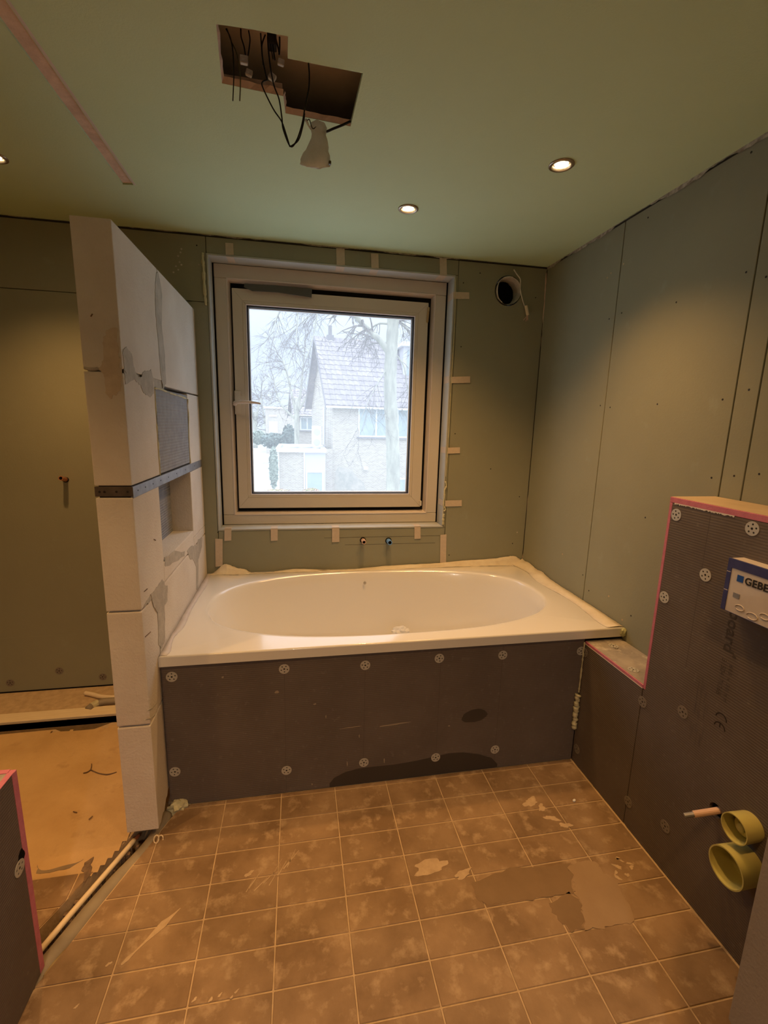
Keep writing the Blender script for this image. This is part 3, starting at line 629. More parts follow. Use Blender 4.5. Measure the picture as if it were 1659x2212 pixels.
# gouges
for pts in (((332, 1165), (336, 1167)), ((311, 1278), (318, 1272)), ((313, 1376), (325, 1365)), ((268, 800), (272, 806)), ((200, 678), (196, 684))):
    q = [P(0, XL, *a) if pts[0][0] > 205 else P(1, Y0, *a) for a in pts]; MB().tube([q[0], q[1]], .0018, 5).build('gouge', M['dirt'], part)
for pts in (((318, 1535), (328, 1530), (338, 1518)), ((313, 1555), (325, 1552), (337, 1540))):
    MB().tube([P(0, XL, *a) for a in pts], .0022, 5).build('gouge', M['mortar'], part)

# ================================================================ BATH
bath = empty('bathtub', (.42, 2.0, 0), label='white oval-basin bathtub built in under the window', cat='bathtub')
TX0, TX1, TY0, TY1, TZ = XL + .001, XR - .001, 1.560, YB - .002, .607
N = 96; mb = MB(); cx, cy = .391, 2.012
def rect_pt(a, x0, x1, y0, y1, cx, cy):
    dx, dy = math.cos(a), math.sin(a); t = min([(x1 - cx) / dx if dx > 1e-9 else 9e9, (x0 - cx) / dx if dx < -1e-9 else 9e9, (y1 - cy) / dy if dy > 1e-9 else 9e9, (y0 - cy) / dy if dy < -1e-9 else 9e9])
    return cx + dx * t, cy + dy * t
# angles chosen to include the corners
corn = sorted(math.atan2(y - cy, x - cx) % (2 * math.pi) for x in (TX0, TX1) for y in (TY0, TY1))
angs = []
for k in range(4):
    a0, a1 = corn[k], corn[(k + 1) % 4] + (2 * math.pi if k == 3 else 0); m_ = N // 4
    angs += [a0 + (a1 - a0) * i / m_ for i in range(m_)]
def sup(a, A, B, n):      # superellipse point in direction a
    dx, dy = math.cos(a), math.sin(a); r = (abs(dx / A) ** n + abs(dy / B) ** n) ** (-1 / n); return dx * r, dy * r
rings = []
for ins, z in ((.02, TZ - .040), (0, TZ - .039), (0, TZ - .006), (.0015, TZ - .0015), (.006, TZ)):
    rings.append([(*rect_pt(a, TX0 + ins, TX1 - ins, TY0 + ins, TY1 - ins, cx, cy), z) for a in angs])
for A, B, n_, z, ox in ((.800, .398, 2.55, TZ, 0), (.787, .389, 2.5, TZ + .0012, 0), (.780, .384, 2.5, TZ - .0005, 0), (.772, .378, 2.5, TZ - .010, 0), (.760, .372, 2.5, TZ - .06, 0), (.725, .355, 2.5, TZ - .20, .01), (.68, .335, 2.5, TZ - .32, .015), (.62, .31, 2.5, TZ - .385, .02), (.54, .26, 2.4, TZ - .412, .02), (.40, .18, 2.2, TZ - .42, .02), (.15, .07, 2, TZ - .424, .02)):
    rings.append([(cx + ox + sup(a, A, B, n_)[0], cy + sup(a, A, B, n_)[1], z) for a in angs])
n = len(angs)
for k, rg_ in enumerate(rings):
    mb.v += rg_
    if k: mb.f += [((k - 1) * n + i, (k - 1) * n + (i + 1) % n, k * n + (i + 1) % n, k * n + i) for i in range(n)]
mb.f.append(tuple((len(rings) - 1) * n + i for i in range(n)))
shell = mb.build('tub_shell', M['tub'], bath, smooth=True)
me = shell.data
for e in me.edges: pass
for p in me.polygons:
    if len(p.vertices) == 4 and p.center.z < TZ - .001 and abs(p.normal.z) < .2 and (p.center.y < TY0 + .004): p.use_smooth = False
ov = P(1, 2.375, 788, 1259); MB().tube([ov, ov + Vector((0, -.004, 0))], .008, 12).build('overflow_hole', M['mortar'], bath)
# protective film left along the rear and right rim
def ribbon(name, rows, m, lab, cat, jit=.002, seed=1, group=None):
    rr = random.Random(seed); R_ = [smooth_path(r, 7) for r in rows]; n = min(len(r) for r in R_); mb = MB()
    for r in R_: mb.v += [tuple(p + Vector((rr.uniform(-jit, jit), rr.uniform(-jit, jit), rr.uniform(-jit, jit)))) for p in r[:n]]
    for k in range(len(R_) - 1): mb.f += [(k * n + i, k * n + i + 1, (k + 1) * n + i + 1, (k + 1) * n + i) for i in range(n - 1)]
    o = mb.build(name, m, smooth=True); s = o.modifiers.new('t', 'SOLIDIFY'); s.thickness = .0008
    return tag(o, lab, cat, group)
toppx = [(455, 1241), (468, 1232), (480, 1221), (492, 1219), (510, 1226), (530, 1230), (548, 1237), (590, 1234), (640, 1229), (700, 1230), (760, 1229), (850, 1221), (930, 1217), (1000, 1211), (1060, 1207), (1090, 1203), (1110, 1201), (1122, 1207), (1133, 1215)]
top = [P(1, YB - .006, *q) for q in toppx]
bot = [Vector((p.x, 2.436 + .006 * math.sin(i * 1.7), TZ + .002)) for i, p in enumerate(top)]
mid = [Vector((p.x, 2.448 - .010 * (1 + math.sin(i * 2.3)) * .5, TZ + (p.z - TZ) * .55)) for i, p in enumerate(top)]
inn = [Vector((p.x, 2.418 + .006 * math.sin(i * 1.1), TZ + .0015)) for i, p in enumerate(top)]
ribbon('protective_film', [top, mid, bot, inn], M['film'], 'crumpled cream film along the rear rim of the bath under the window', 'film', .0012, 3, 'film remnants on the bath rim')
rp = [(2.450, TZ + .030), (2.42, TZ + .024), (2.36, TZ + .028), (2.28, TZ + .018), (2.22, TZ + .022), (2.15, TZ + .012), (2.05, TZ + .008), (1.93, TZ + .008), (1.82, TZ + .006), (1.70, TZ + .005), (1.62, TZ + .004), (1.565, TZ + .003)]
rt = [Vector((XR - .004, y, z)) for y, z in rp]; rm = [Vector((XR - .028 - .006 * math.sin(i * 2), y, TZ + .004 + (z - TZ) * .35)) for i, (y, z) in enumerate(rp)]
ri = [Vector((XR - .070 - .012 * math.sin(i * 1.3 + 1), y, TZ + .0012)) for i, (y, z) in enumerate(rp)]
ribbon('protective_film', [rt, rm, ri], M['film'], 'torn cream film along the right rim of the bath', 'film', .0010, 5, 'film remnants on the bath rim')
lt = [Vector((XL + .006, y, TZ + .004)) for y in (2.44, 2.3, 2.1, 1.95, 1.8, 1.7, 1.6, 1.565)]; li = [Vector((XL + .018 + .016 * abs(math.sin(i * 1.9)), p.y, TZ + .0012)) for i, p in enumerate(lt)]
ribbon('protective_film', [lt, li], M['labelw'], 'thin torn strip of film along the left rim of the bath', 'film', .001, 6, 'film remnants on the bath rim')
# crumpled scrap inside
def crumple(name, c, r, m, lab, cat, seed=1, sz=(1, 1, 1), sub=3, amp=.45):
    bm = bmesh.new(); bmesh.ops.create_icosphere(bm, subdivisions=sub, radius=r)
    for v in bm.verts:
        k = 1 + amp * noise.noise(v.co * (2.2 / r) + Vector((seed, seed, 0))); v.co = Vector((v.co.x * k * sz[0], v.co.y * k * sz[1], v.co.z * k * sz[2])) + Vector(c)
    me = bpy.data.meshes.new(name); bm.to_mesh(me); bm.free(); o = link(name, me, m); return tag(o, lab, cat)
crumple('paper_scrap', P(1, 2.27, 866, 1362) + Vector((0, 0, -.01)), .035, M['white'], 'crumpled white scrap lying in the bath', 'scrap', 3, (1.2, .6, .8), 3, .7)

# ---- washers
def washer_mesh():
    loops = [circ(0, 0, .019, 24), circ(0, 0, .0035, 10)] + [circ(.0115 * math.cos(math.radians(90 + 72 * i)), .0115 * math.sin(math.radians(90 + 72 * i)), .0028, 8) for i in range(5)]
    mb = MB().prism(loops, lambda u, v, w: (u, v, w), 0, .0012); o = mb.build('w', M['washer']); me = o.data; bpy.data.objects.remove(o)
    s = MB().prism([circ(0, 0, .0034, 10)], lambda u, v, w: (u, v, w), .0002, .0008).build('s', M['ink']); ms = s.data; bpy.data.objects.remove(s)
    h = MB().prism([circ(0, 0, .0150, 20)], lambda u, v, w: (u, v, w), .0001, .0003).build('h', M['backing']); mh = h.data; bpy.data.objects.remove(h)  # dark disc behind the washer paints the shade in its holes
    return me, ms, mh
WM, WS, WH = washer_mesh()
def washer(loc, face, parent, spin=0, mat_=None):
    o = bpy.data.objects.new('fixing_washer', WM); COL.objects.link(o)
    rot = {'-y': Matrix(((1, 0, 0), (0, 0, -1), (0, 1, 0))), '-x': Matrix(((0, 0, -1), (-1, 0, 0), (0, 1, 0))), '+x': Matrix(((0, 0, 1), (1, 0, 0), (0, 1, 0))), 'z': Matrix.Identity(3)}[face].to_4x4()
    o.parent = parent; o.matrix_parent_inverse = Matrix.Translation(-Vector(parent.location)); o.matrix_basis = Matrix.Translation(loc) @ rot @ Matrix.Rotation(spin, 4, 'Z')
    if mat_: o.material_slots[0].link = 'OBJECT'; o.material_slots[0].material = mat_
    for nm, me in (('screw', WS), ('washer_hole_shade', WH)):
        s = bpy.data.objects.new(nm, me); COL.objects.link(s); s.parent = o
# ---- bath front panel
panel = empty('bath_front_panel', (.34, YP, 0), label='dark tile-backer board closing the front of the bath', cat='panel')
vb = [-.474, -.055, .243, .54, .797, 1.155]
pbm = MB().prism([[(-.474, .035), (-.462, .012), (-.440, .002), (1.155, .001), (1.155, .560), (-.474, .560)]], fy, YP, YP + .02).build('backer_board', M['xps'], panel, .0008)
bpr = mat('board_print', (.085, .072, .064), rough=.8)
for x in vb[1:-1]: MB().box(x - .0006, x + .0006, YP - .0003, YP, .01, .555).build('printed_line', bpr, panel)
MB().box(-.472, 1.155, YP + .001, YP + .03, .540, .566).build('top_packer', M['backing'], panel)
for k, q in enumerate(((371, 1462), (614, 1445), (789, 1437), (949, 1422), (1086, 1415), (1255, 1406), (378, 1667), (619, 1664), (786, 1647), (941, 1636), (1069, 1619))): washer(P(1, YP - .0003, *q), '-y', panel, k * .7)
st = [P(1, YP, *q) for q in ((712, 1692), (722, 1680), (745, 1668), (770, 1661), (800, 1657), (850, 1652), (900, 1643), (940, 1634), (970, 1627), (1000, 1625), (1035, 1629), (1062, 1637), (1074, 1650))]
st = [(v.x, v.z) for v in st] + [(st[-1].x, .003), (st[0].x, .003)]
MB().prism([st], fy, YP - .0004, YP + .001).build('damp_stain', M['damp'], panel)
c = P(1, YP, 1025, 1546); MB().prism([blob(c.x, c.z, .053, .030, 32, .06, .12, 3)], fy, YP - .0004, YP + .001).build('damp_stain', M['damp'], panel)
for k, (px, py, w, h) in enumerate(((481, 1463, .004, .003), (680, 1521, .005, .003), (704, 1548, .002, .006), (598, 1495, .007, .006), (850, 1565, .055, .003), (760, 1571, .04, .0012), (776, 1590, .002, .006), (750, 1650, .0015, .012), (830, 1643, .002, .012), (970, 1568, .004, .002), (674, 1694, .003, .003))):
    c = P(1, YP, px, py); MB().prism([blob(c.x, c.z, w, h, 14, .25, .06, k)], fy, YP - .0005, YP + .001).build('plaster_fleck', mat('fleck%d' % k, (.33, .27, .2)) if k == 0 else bpy.data.materials['fleck0'], panel)
foam_c = [Vector((XK - .004, YP - .004, z)) for z in (.535, .50, .46, .42, .38, .34, .31)]
bead('foam_bead', [Vector((XK - .004, YP - .003, z)) for z in (.548, .52, .505, .46, .40, .345, .32)], .0032, M['foam'], 'thin foam line down the corner of bath panel and low wall', 'foam', 'squeezed-out foam beads', 21, .5)
o = bead('foam_bead', [Vector((XK - .010 - .004 * (i % 2), YP - .009, z)) for i, z in enumerate((.315, .30, .29, .275, .262, .25, .235, .22, .20, .185, .17, .155))], .010, M['foam'], 'thick ringed foam bead low in the corner of bath panel and low wall', 'foam', 'squeezed-out foam beads', 23, .35, n=9)
# foam clump at the lower left corner of the panel
crumple('foam_clump', P(2, .0, 392, 1748) + Vector((-.012, .012, .0)), .030, M['foam'], 'yellowish foam clump under the left corner of the bath panel', 'foam', 9, (1.1, .7, .9), 3, .7)

# ================================================================ LOW WALL AND TOILET BOX
low = empty('low_wall', (1.24, 1.4, 0), label='low dark boarded wall with pink edge between bath and toilet box', cat='wall')
MB().box(XK, XK + .012, YX + .001, YP - .001, .001, ZL - .012).build('backer_board', M['xps'], low, .0006)
pk = MB().box(XK, XR - .002, YX + .001, YP - .001, ZL - .012, ZL - .001).build('foam_edge_board', M['pink'], low, .0008)
MB().box(XK + .004, XR - .002, YX + .001, YP - .002, ZL - .0012, ZL).build('dusty_top', M['xpsdust'], low)
ed = MB().box(XK - .001, XK + .004, YX + .001, YP - .001, ZL - .0145, ZL - .012).build('torn_liner', M['labelw'], low)
for k, (q, f) in enumerate((((1325, 1395), 'z'), ((1368, 1447), 'z'))): washer(P(2, ZL + .0002, *q), 'z', low, k)
for k, q in enumerate(((1263, 1409), (1246, 1618))): washer(P(0, XK - .0003, *q), '-x', low, k, M['pasted'])
crumple('filler_lump', P(2, ZL + .003, 1330, 1399), .009, M['mortar'], 'small grey filler lump on the dusty low wall top', 'lump', 5, (1, .8, .5), 2, .6)
crumple('foam_clump', Vector((XR - .008, TY0 - .006, TZ - .018)), .016, mat('green_foam', (.45, .48, .22), (.5, .5, .28), 30), 'greenish foam plug at the right front corner of the bath', 'foam', 6, (.8, .6, 1.2), 2, .4)

box_ = empty('toilet_box', (1.24, .7, 0), label='dark boarded cistern box with pink edges on the right', cat='cistern box')
YE0 = .56
# openings for the toilet connections
oc1, oc2, oc3 = P(0, XK, 1605, 1772), P(0, XK, 1598, 1858), P(0, XK, 1546, 1751)
hs1, hs2 = Vector((XK, .838, .398)), Vector((XK, .846, .262))
MB().prism([[(YE0, .001), (YX - .012, .001), (YX - .012, ZX - .019), (YE0, ZX - .019)], circ(oc3.y, oc3.z, .020, 20)], fx, XK, XK + .012).build('backer_board', M['xps'], box_, .0005)
MB().box(XK + .012, XR - .002, YX - .012, YX, .001 + .0, ZX - .018).build('end_board', M['xps'], box_)
MB().box(XK, XK + .012, YX - .0118, YX, ZL - .012, ZX - .018).build('pink_corner_edge', M['pink'], box_, .001)
MB().box(XK + .0015, XK + .012, YX - .0112, YX - .001, .001, ZL - .013).build('seam_strip', M['xps'], box_)
MB().box(XK - .0005, XR - .002, YE0, YX, ZX - .018, ZX - .001).build('foam_edge_board', M['pink'], box_, .001)
MB().box(XK + .003, XR - .002, YE0, YX - .002, ZX - .0012, ZX).build('dusty_top', mat('cream_dusty_top', (.56, .44, .29), (.48, .37, .24), 8, .9), box_)
rr = random.Random(8); mb = MB(); n = 60; v = []
for i in range(n + 1):
    y = YX - .02 - i * .0034; v += [(XK - .001, y, ZX - .017), (XK - .0015, y, ZX - .0185 - rr.uniform(0, .0045))]
mb.add(v, [(2 * i, 2 * i + 2, 2 * i + 3, 2 * i + 1) for i in range(n)]).build('adhesive_crumbs', M['labelw'], box_)
for k, q in enumerate(((1461, 1112), (1625, 1142), (1524, 1242), (1435, 1290), (1388, 1516), (1475, 1538), (1357, 1732), (1437, 1785))): washer(P(0, XK - .0003, *q), '-x', box_, .3 + k * .9, M['pasted'] if k > 3 else None)
MB().box(XK - .0003, XK, 1.0924, 1.0936, .70, 1.18).build('printed_line', bpr, box_)
# faded print
def text(body, org, dirv, upv, size, m, name, parent, off=0, shear=0, space=1, ext=.0001, sx=1):
    cu = bpy.data.curves.new(name, 'FONT'); cu.body = body; cu.size = size; cu.offset = off; cu.extrude = ext; cu.shear = shear; cu.space_character = space
    to = bpy.data.objects.new(name, cu); COL.objects.link(to); bpy.context.view_layer.update()
    me = bpy.data.meshes.new_from_object(to.evaluated_get(bpy.context.evaluated_depsgraph_get())); bpy.data.objects.remove(to)
    d, u = Vector(dirv), Vector(upv); w = d.cross(u)
    me.transform(Matrix.Diagonal((sx, 1, 1, 1))); me.transform(Matrix.Translation(org) @ Matrix((d, u, w)).transposed().to_4x4()); me.materials.clear()
    return under(link(name, me, m), parent)
DN, NY_ = (0, 0, -1), (0, -1, 0)
text('board', Vector((XK - .0005, .986, .936)), DN, NY_, .045, M['inkf'], 'printed_word', box_, .0005, 0, 1.02, sx=1.10)
text('31504171366', Vector((XK - .0005, .984, .795)), DN, NY_, .020, M['inkf'], 'printed_number', box_, 0, 0, 1.05, sx=.95)
text('605 x 30 mm', Vector((XK - .0005, .960, .787)), DN, NY_, .015, M['inkf'], 'printed_size', box_, 0, 0, 1.4, sx=1)
text('\u00ae', Vector((XK - .0005, .957, .818)), DN, NY_, .014, M['inkf'], 'printed_word', box_)
# CE mark of arcs
ce = MB()
def arc(cy, cz, r, w, a0, a1, n=18):
    o = [(cy + r * math.cos(a0 + (a1 - a0) * i / n), cz + r * math.sin(a0 + (a1 - a0) * i / n)) for i in range(n + 1)]
    i_ = [(cy + (r - w) * math.cos(a0 + (a1 - a0) * i / n), cz + (r - w) * math.sin(a0 + (a1 - a0) * i / n)) for i in range(n + 1)]
    ce.prism([o + i_[::-1]], fx, XK - .0005, XK + .0001)
cyy = .957
arc(cyy, .622, .018, .0032, 0.05, math.pi - .05); arc(cyy, .594, .018, .0032, 0.05, math.pi - .05); ce.box(XK - .0005, XK + .0001, cyy - .0014, cyy + .0014, .597, .610)
ce.build('ce_mark', M['ink'], box_)
sm = MB(); rr = random.Random(4)
for i in range(26):
    y = 1.0 + rr.uniform(.0, .045); z = .60 + rr.uniform(-.10, .10); h = rr.uniform(.008, .03); sm.box(XK - .0004, XK, y - .0005, y + .0005, z - h, z + h)
tag(sm.build('smudged_print', mat('smudge_ink', (.105, .09, .085), rough=.8), box_), kind='stuff')
# flush-plate access box with label
acc = empty('flush_access_box', (XK, .85, 1.02), label='blue framed protective box with white label on the cistern box', cat='access box')
ya, yb2, za, zb2, xf = .976, .70, .947, 1.088, XK - .045
MB().box(xf + .001, XK, yb2, ya - .001, za + .002, zb2 - .001).build('box_body', M['labelw'], acc, .001)
MB().prism([[(yb2, za), (ya, za), (ya, zb2), (yb2, zb2)], [(yb2 + .01, za - .0 + .0005), (ya - .0125, za + .0005), (ya - .0125, zb2 - .024), (yb2 + .01, zb2 - .024)]], fx, xf - .001, xf + .004).build('blue_frame', M['blue'], acc, .0006)
MB().box(xf + .0005, xf + .0015, yb2 + .005, ya - .012, za + .0005, zb2 - .023).build('label_sheet', M['labelw'], acc)
for z in (1.052, 1.002): MB().box(xf - .0014, xf - .0009, ya - .012, ya - .001, z - .0007, z + .0007).build('frame_notch', M['labelw'], acc)
MB().box(xf - .0004, xf + .0004, .926 + .002, .942 + .003, 1.034, 1.051).build('blue_square', M['labelblue'], acc)
text('GEBERIT', Vector((xf - .0006, .9235, 1.0335)), NY_, (0, 0, 1), .026, M['ink'], 'label_lettering', acc, .0007, 0, 1.02)
MB().box(xf - .0004, xf + .0004, .930, .948, .990, 1.002).build('label_picture', M['steel'], acc)
for k, (y, z, r) in enumerate(((.925, .968, .012), (.89, .960, .014), (.86, .972, .012))):
    o = MB().tube([Vector((xf - .0002 + .0004, y + r * math.cos(t), z + r * .6 * math.sin(t))) for t in [i * math.pi / 8 for i in range(15)]], .0014, 6).build('label_wrinkle', M['labelw'], acc, smooth=True)
# supply pipe in its dark hole
sp = empty('supply_pipe', oc3, label='salmon supply pipe with grey tip sticking out of the cistern box', cat='pipe')
a, b = Vector((XK + .012, oc3.y, oc3.z)), P(0, XK - .078, 1478, 1762); a = P(0, XK + .01, 1556, 1750)
MB().tube([a, a.lerp(b, .74)], .0088, 14).build('pipe_wall', M['pinkpipe'], sp, smooth=False); MB().tube([a.lerp(b, .74), b], .0068, 12).build('pipe_tip', M['steel'], sp)
MB().prism([circ(oc3.y, oc3.z, .0215, 20)], fx, XK + .013, XK + .016).build('pipe_hole', M['black'], sp)
# yellow caps: flush elbow and waste elbow
def cup(name, c, r, length, lab, flat=False, knob=False):
    e = empty(name, c, label=lab, cat='pipe cap'); n = 40; mb = MB(); x0_, x1_ = XK, XK - length
    prof = [(x0_, r * .93), (x0_ - .004, r * .96), (x1_, r), (x1_, r * .93), (x0_ - .010, r * .86)]
    for k, (x, rr_) in enumerate(prof):
        mb.v += [(x, c.y + rr_ * math.cos(2 * math.pi * i / n) * (1.0), c.z + rr_ * (.82 if flat else 1) * math.sin(2 * math.pi * i / n)) for i in range(n)]
        if k: mb.f += [((k - 1) * n + i, (k - 1) * n + (i + 1) % n, k * n + (i + 1) % n, k * n + i) for i in range(n)]
    mb.f.append(tuple(4 * n + i for i in range(n))); o = mb.build('cap_shell', M['yellow'], e, smooth=True); md = o.modifiers.new('e', 'EDGE_SPLIT'); md.split_angle = .6
    if knob:
        MB().tube([Vector((x0_ - .010, c.y, c.z)), Vector((x0_ - .026, c.y, c.z)), Vector((x0_ - .030, c.y, c.z))], .02, 20, radii=[.026, .024, .020]).build('cap_boss', M['yellow'], e, smooth=True)
        MB().tube([Vector((x0_ - .030, c.y, c.z)), Vector((x0_ - .038, c.y, c.z)), Vector((x0_ - .040, c.y, c.z))], .01, 14, radii=[.012, .011, .006]).build('cap_knob', M['yellow'], e, smooth=True)
    return e
def circle_fit(px_c, py_c, length):    # centre of the cap mouth seen in the photo
    return P(0, XK - length, px_c, py_c)
m1_ = circle_fit(1585, 1790, .055); m2_ = circle_fit(1567, 1874, .070)
cup('flush_pipe_cap', Vector((XK, m1_.y, m1_.z)), .037, .055, 'smaller yellow pipe cap with inner knob on the cistern box', knob=True)
cup('waste_pipe_cap', Vector((XK, m2_.y, m2_.z)), .050, .070, 'larger open yellow pipe cap low on the cistern box')

# ================================================================ FOREGROUND
jamb = empty('boxed_wall_end', (.95, .3, 0), label='taupe boarded wall end filling the lower right corner', cat='wall')
MB().prism([[(-.05, .001), (.552, .001), (.552, .262), (.545, .268), (.545, .288), (.552, .292), (.552, 1.15), (-.05, 1.15)]], fx, .812, .824).build('side_board', M['jamb'], jamb, .0012)
MB().box(.824, XR - .003, .535, .55, .001, 1.15).box(.824, XR - .003, -.05, -.035, .001, 1.15).build('end_board', M['jamb'], jamb)
MB().box(.812, XR - .003, -.05, .552, 1.15, 1.162).build('top_board', M['jamb'], jamb)

lb = empty('basin_box', (-.9, .6, 0), label='dark boarded low box with pink edges in the lower left corner', cat='box')
bx, by, bz = -.660, 1.090, .586
MB().box(bx - .012, bx, .10, by - .020, .001, bz - .001).build('side_board', M['xps'], lb, .0006)
MB().box(-1.20, bx, by - .0195, by, .001, bz - .001).build('pink_end_board', M['pink'], lb, .001)
MB().box(bx - .013, bx, .10, by - .0125, bz - .001, bz + .0005).box(-1.20, bx - .013, by - .013, by, bz - .001, bz + .0005).build('pink_top_edge', M['pink'], lb)
MB().box(-1.20, bx - .0135, .10, by - .0135, bz - .012, bz - .0005).build('top_board', M['xpsdust'], lb)
washer(P(0, bx + .0004, 42, 1875), '+x', lb)
q = P(0, bx, 42, 1875); MB().prism([blob(q.y + .012, q.z + .020, .012, .018, 18, .2, 0, 3)], fx, bx, bx + .0005).build('dark_gouge', M['black'], lb)

# ---- trench pipes
zt = -.035
gp = [P(2, -.026, *q) for q in ((357, 1765), (335, 1815), (300, 1858), (255, 1905), (200, 1968), (150, 2030), (105, 2085), (60, 2145))]
tag(MB().tube(smooth_path(gp), .028, 14).build('drain_pipe', M['greypipe'], smooth=True), 'thick grey drain pipe lying in the floor trench', 'pipe')
cp = [P(2, -.012, *q) for q in ((290, 1815), (250, 1862), (200, 1920), (150, 1978), (98, 2040), (60, 2085))]
e = empty('water_pipe', cp[0], label='thin cream pipe along the left side of the trench', cat='pipe')
MB().tube(smooth_path(cp), .0085, 10).build('pipe_sleeve', M['creampipe'], e, smooth=True)
k0 = cp[0]; MB().tube([k0, P(2, -.018, 299, 1806)], .0065, 8).build('pipe_tip', M['copper'], e)
fp = [P(2, -.02, *q) for q in ((215, 1988), (180, 2030), (150, 2060), (120, 2090), (100, 2118))]
tag(MB().tube(smooth_path(fp), .017, 8).build('floor_conduit', mat('sandy_conduit', (.34, .26, .13), (.25, .18, .09), 30), smooth=True), 'dusty sand coloured conduit in the trench beside the tiles', 'pipe')
lp = [P(2, .004, 338, 1815) + Vector((.008 * math.cos(t), .006 * math.sin(t), .010 * math.sin(t) + .004)) for t in [i * 2 * math.pi / 12 for i in range(13)]]
lp2 = [p + Vector((.012, .004, -.006)) for p in lp]
e = empty('cable_loop', lp[0], label='small cream cable loops poking out of the trench by the partition', cat='cable')
MB().tube(lp, .0022, 6).build('loop', M['creampipe'], e, smooth=True); MB().tube(lp2, .0022, 6).build('loop', M['creampipe'], e, smooth=True)
rub = MB(); rr = random.Random(12)
for i in range(60):
    t = rr.random(); c = Vector(TL[1]).lerp(Vector(TL[4]), t) + Vector((rr.uniform(.005, .045), rr.uniform(-.01, .01))); s = rr.uniform(.002, .006)
    rub.box(c.x - s, c.x + s, c.y - s, c.y + s, -.09, -.05 + rr.uniform(0, .03))
tag(rub.build('trench_rubble', M['dirt'], floor), kind='stuff')

# ---- shower end: batten, pipes in the gutter
wa, wb_, wc, wd = P(2, .0, 0, 1548), P(2, .0, 250, 1528), P(2, .0, 250, 1546), P(2, .0, 0, 1567)
bt = MB().prism([[(-1.62, 2.178), (-.60, 2.176), (-.60, 2.247), (-1.62, 2.247)]], fz, -.003, .012).build('wood_batten', M['wood'], None, .002); tag(bt, 'pale planed batten lying across the shower floor', 'batten')
tag(MB().box(-1.15, -.62, 2.13, 2.16, -.085, -.05).build('hollow_shade_bar', M['gasket'], None, .003), 'black bar painted as the dark hollow before the batten', 'channel')  # black bar stands in for the darkness of the hollow
pp = [P(2, .012, *q) for q in ((184, 1497), (200, 1500), (215, 1504), (232, 1506), (252, 1506))]; pp.append(pp[-1] + Vector((.12, 0, 0)))
tag(MB().tube(smooth_path(pp), .011, 10).build('water_pipe', M['creampipe'], smooth=True), 'cream pipe curving out of the gap under the shower wall', 'pipe')
pp = [P(2, .012, *q) for q in ((190, 1532), (205, 1522), (225, 1516), (250, 1514))]; pp.append(pp[-1] + Vector((.12, 0, 0)))
e = empty('floor_conduit', pp[0], label='grey conduit with a yellow sticker behind the batten', cat='pipe')
MB().tube(smooth_path(pp), .017, 10).build('conduit_wall', M['greypipe'], e, smooth=True)
a, b = P(2, .012, 197, 1527), P(2, .012, 211, 1519); MB().tube([a, b], .0185, 10, cap=False).build('sticker', M['foam'], e)
shp = empty('shower_board_foot', (-1.2, YB, 0), label='dark boarded foot of the shower wall with fixing washers', cat='panel')
MB().box(-1.74, -.60, YB - .0008, YB - .0002, .001, .30).build('backer_board', M['board'], shp)
for k, q in enumerate(((22, 1475), (128, 1449), (222, 1462))): washer(P(1, YB - .0012, *q), '-y', shp, k, M['pasted'])
gp_ = MB().box(-1.70, -.62, YB - .004, YB - .0009, -.004, .004).build('foot_gap', M['black'], shp)
tag(MB().prism([blob(*tiny((1240, 1731)).xy, .007, .0045, 14, .1, .3, 2)], fz, .001, .007).build('plaster_chip', M['white'], None, .001), 'small white chip lying on the tiles near the low wall', 'chip')

# ================================================================ CEILING FITTINGS
labs = ['lit round downlight nearest the right wall', 'lit round downlight in front of the window', 'lit downlight over the shower at the left picture edge', 'lit downlight behind the viewer on the left', 'lit downlight behind the viewer on the right', 'lit downlight over the left foreground']
for k, (x, y) in enumerate(lamps_at):
    e = empty('downlight', (x, y, ZC), label=labs[k], cat='lamp', group='recessed ceiling downlights')
    n = 32; mb = MB()
    for i_, (r, z) in enumerate(((.0405, ZC), (.0405, ZC - .003), (.037, ZC - .005), (.0285, ZC - .004), (.0275, ZC + .004))):
        mb.v += [(x + r * math.cos(2 * math.pi * i / n), y + r * math.sin(2 * math.pi * i / n), z) for i in range(n)]
        if i_: mb.f += [((i_ - 1) * n + i, (i_ - 1) * n + (i + 1) % n, i_ * n + (i + 1) % n, i_ * n + i) for i in range(n)]
    mb.build('lamp_ring', M['chrome'], e, smooth=True)
    mb = MB(); mb.prism([circ(x, y, .0275, 28)], fz, ZC + .004, ZC + .006).build('lamp_body', M['chrome'], e)
    MB().prism([circ(x, y, .0215, 24)], fz, ZC + .0012, ZC + .004).build('lamp_lens', M['bulb'], e)
    ld = bpy.data.lights.new('lamp_light', 'SPOT'); ld.energy = LAMP_W; ld.color = WARM; ld.spot_size = math.radians(114); ld.spot_blend = 1.0; ld.shadow_soft_size = .03
    lo = bpy.data.objects.new('lamp_light', ld); COL.objects.link(lo); lo.location = (x, y, ZC - .012)
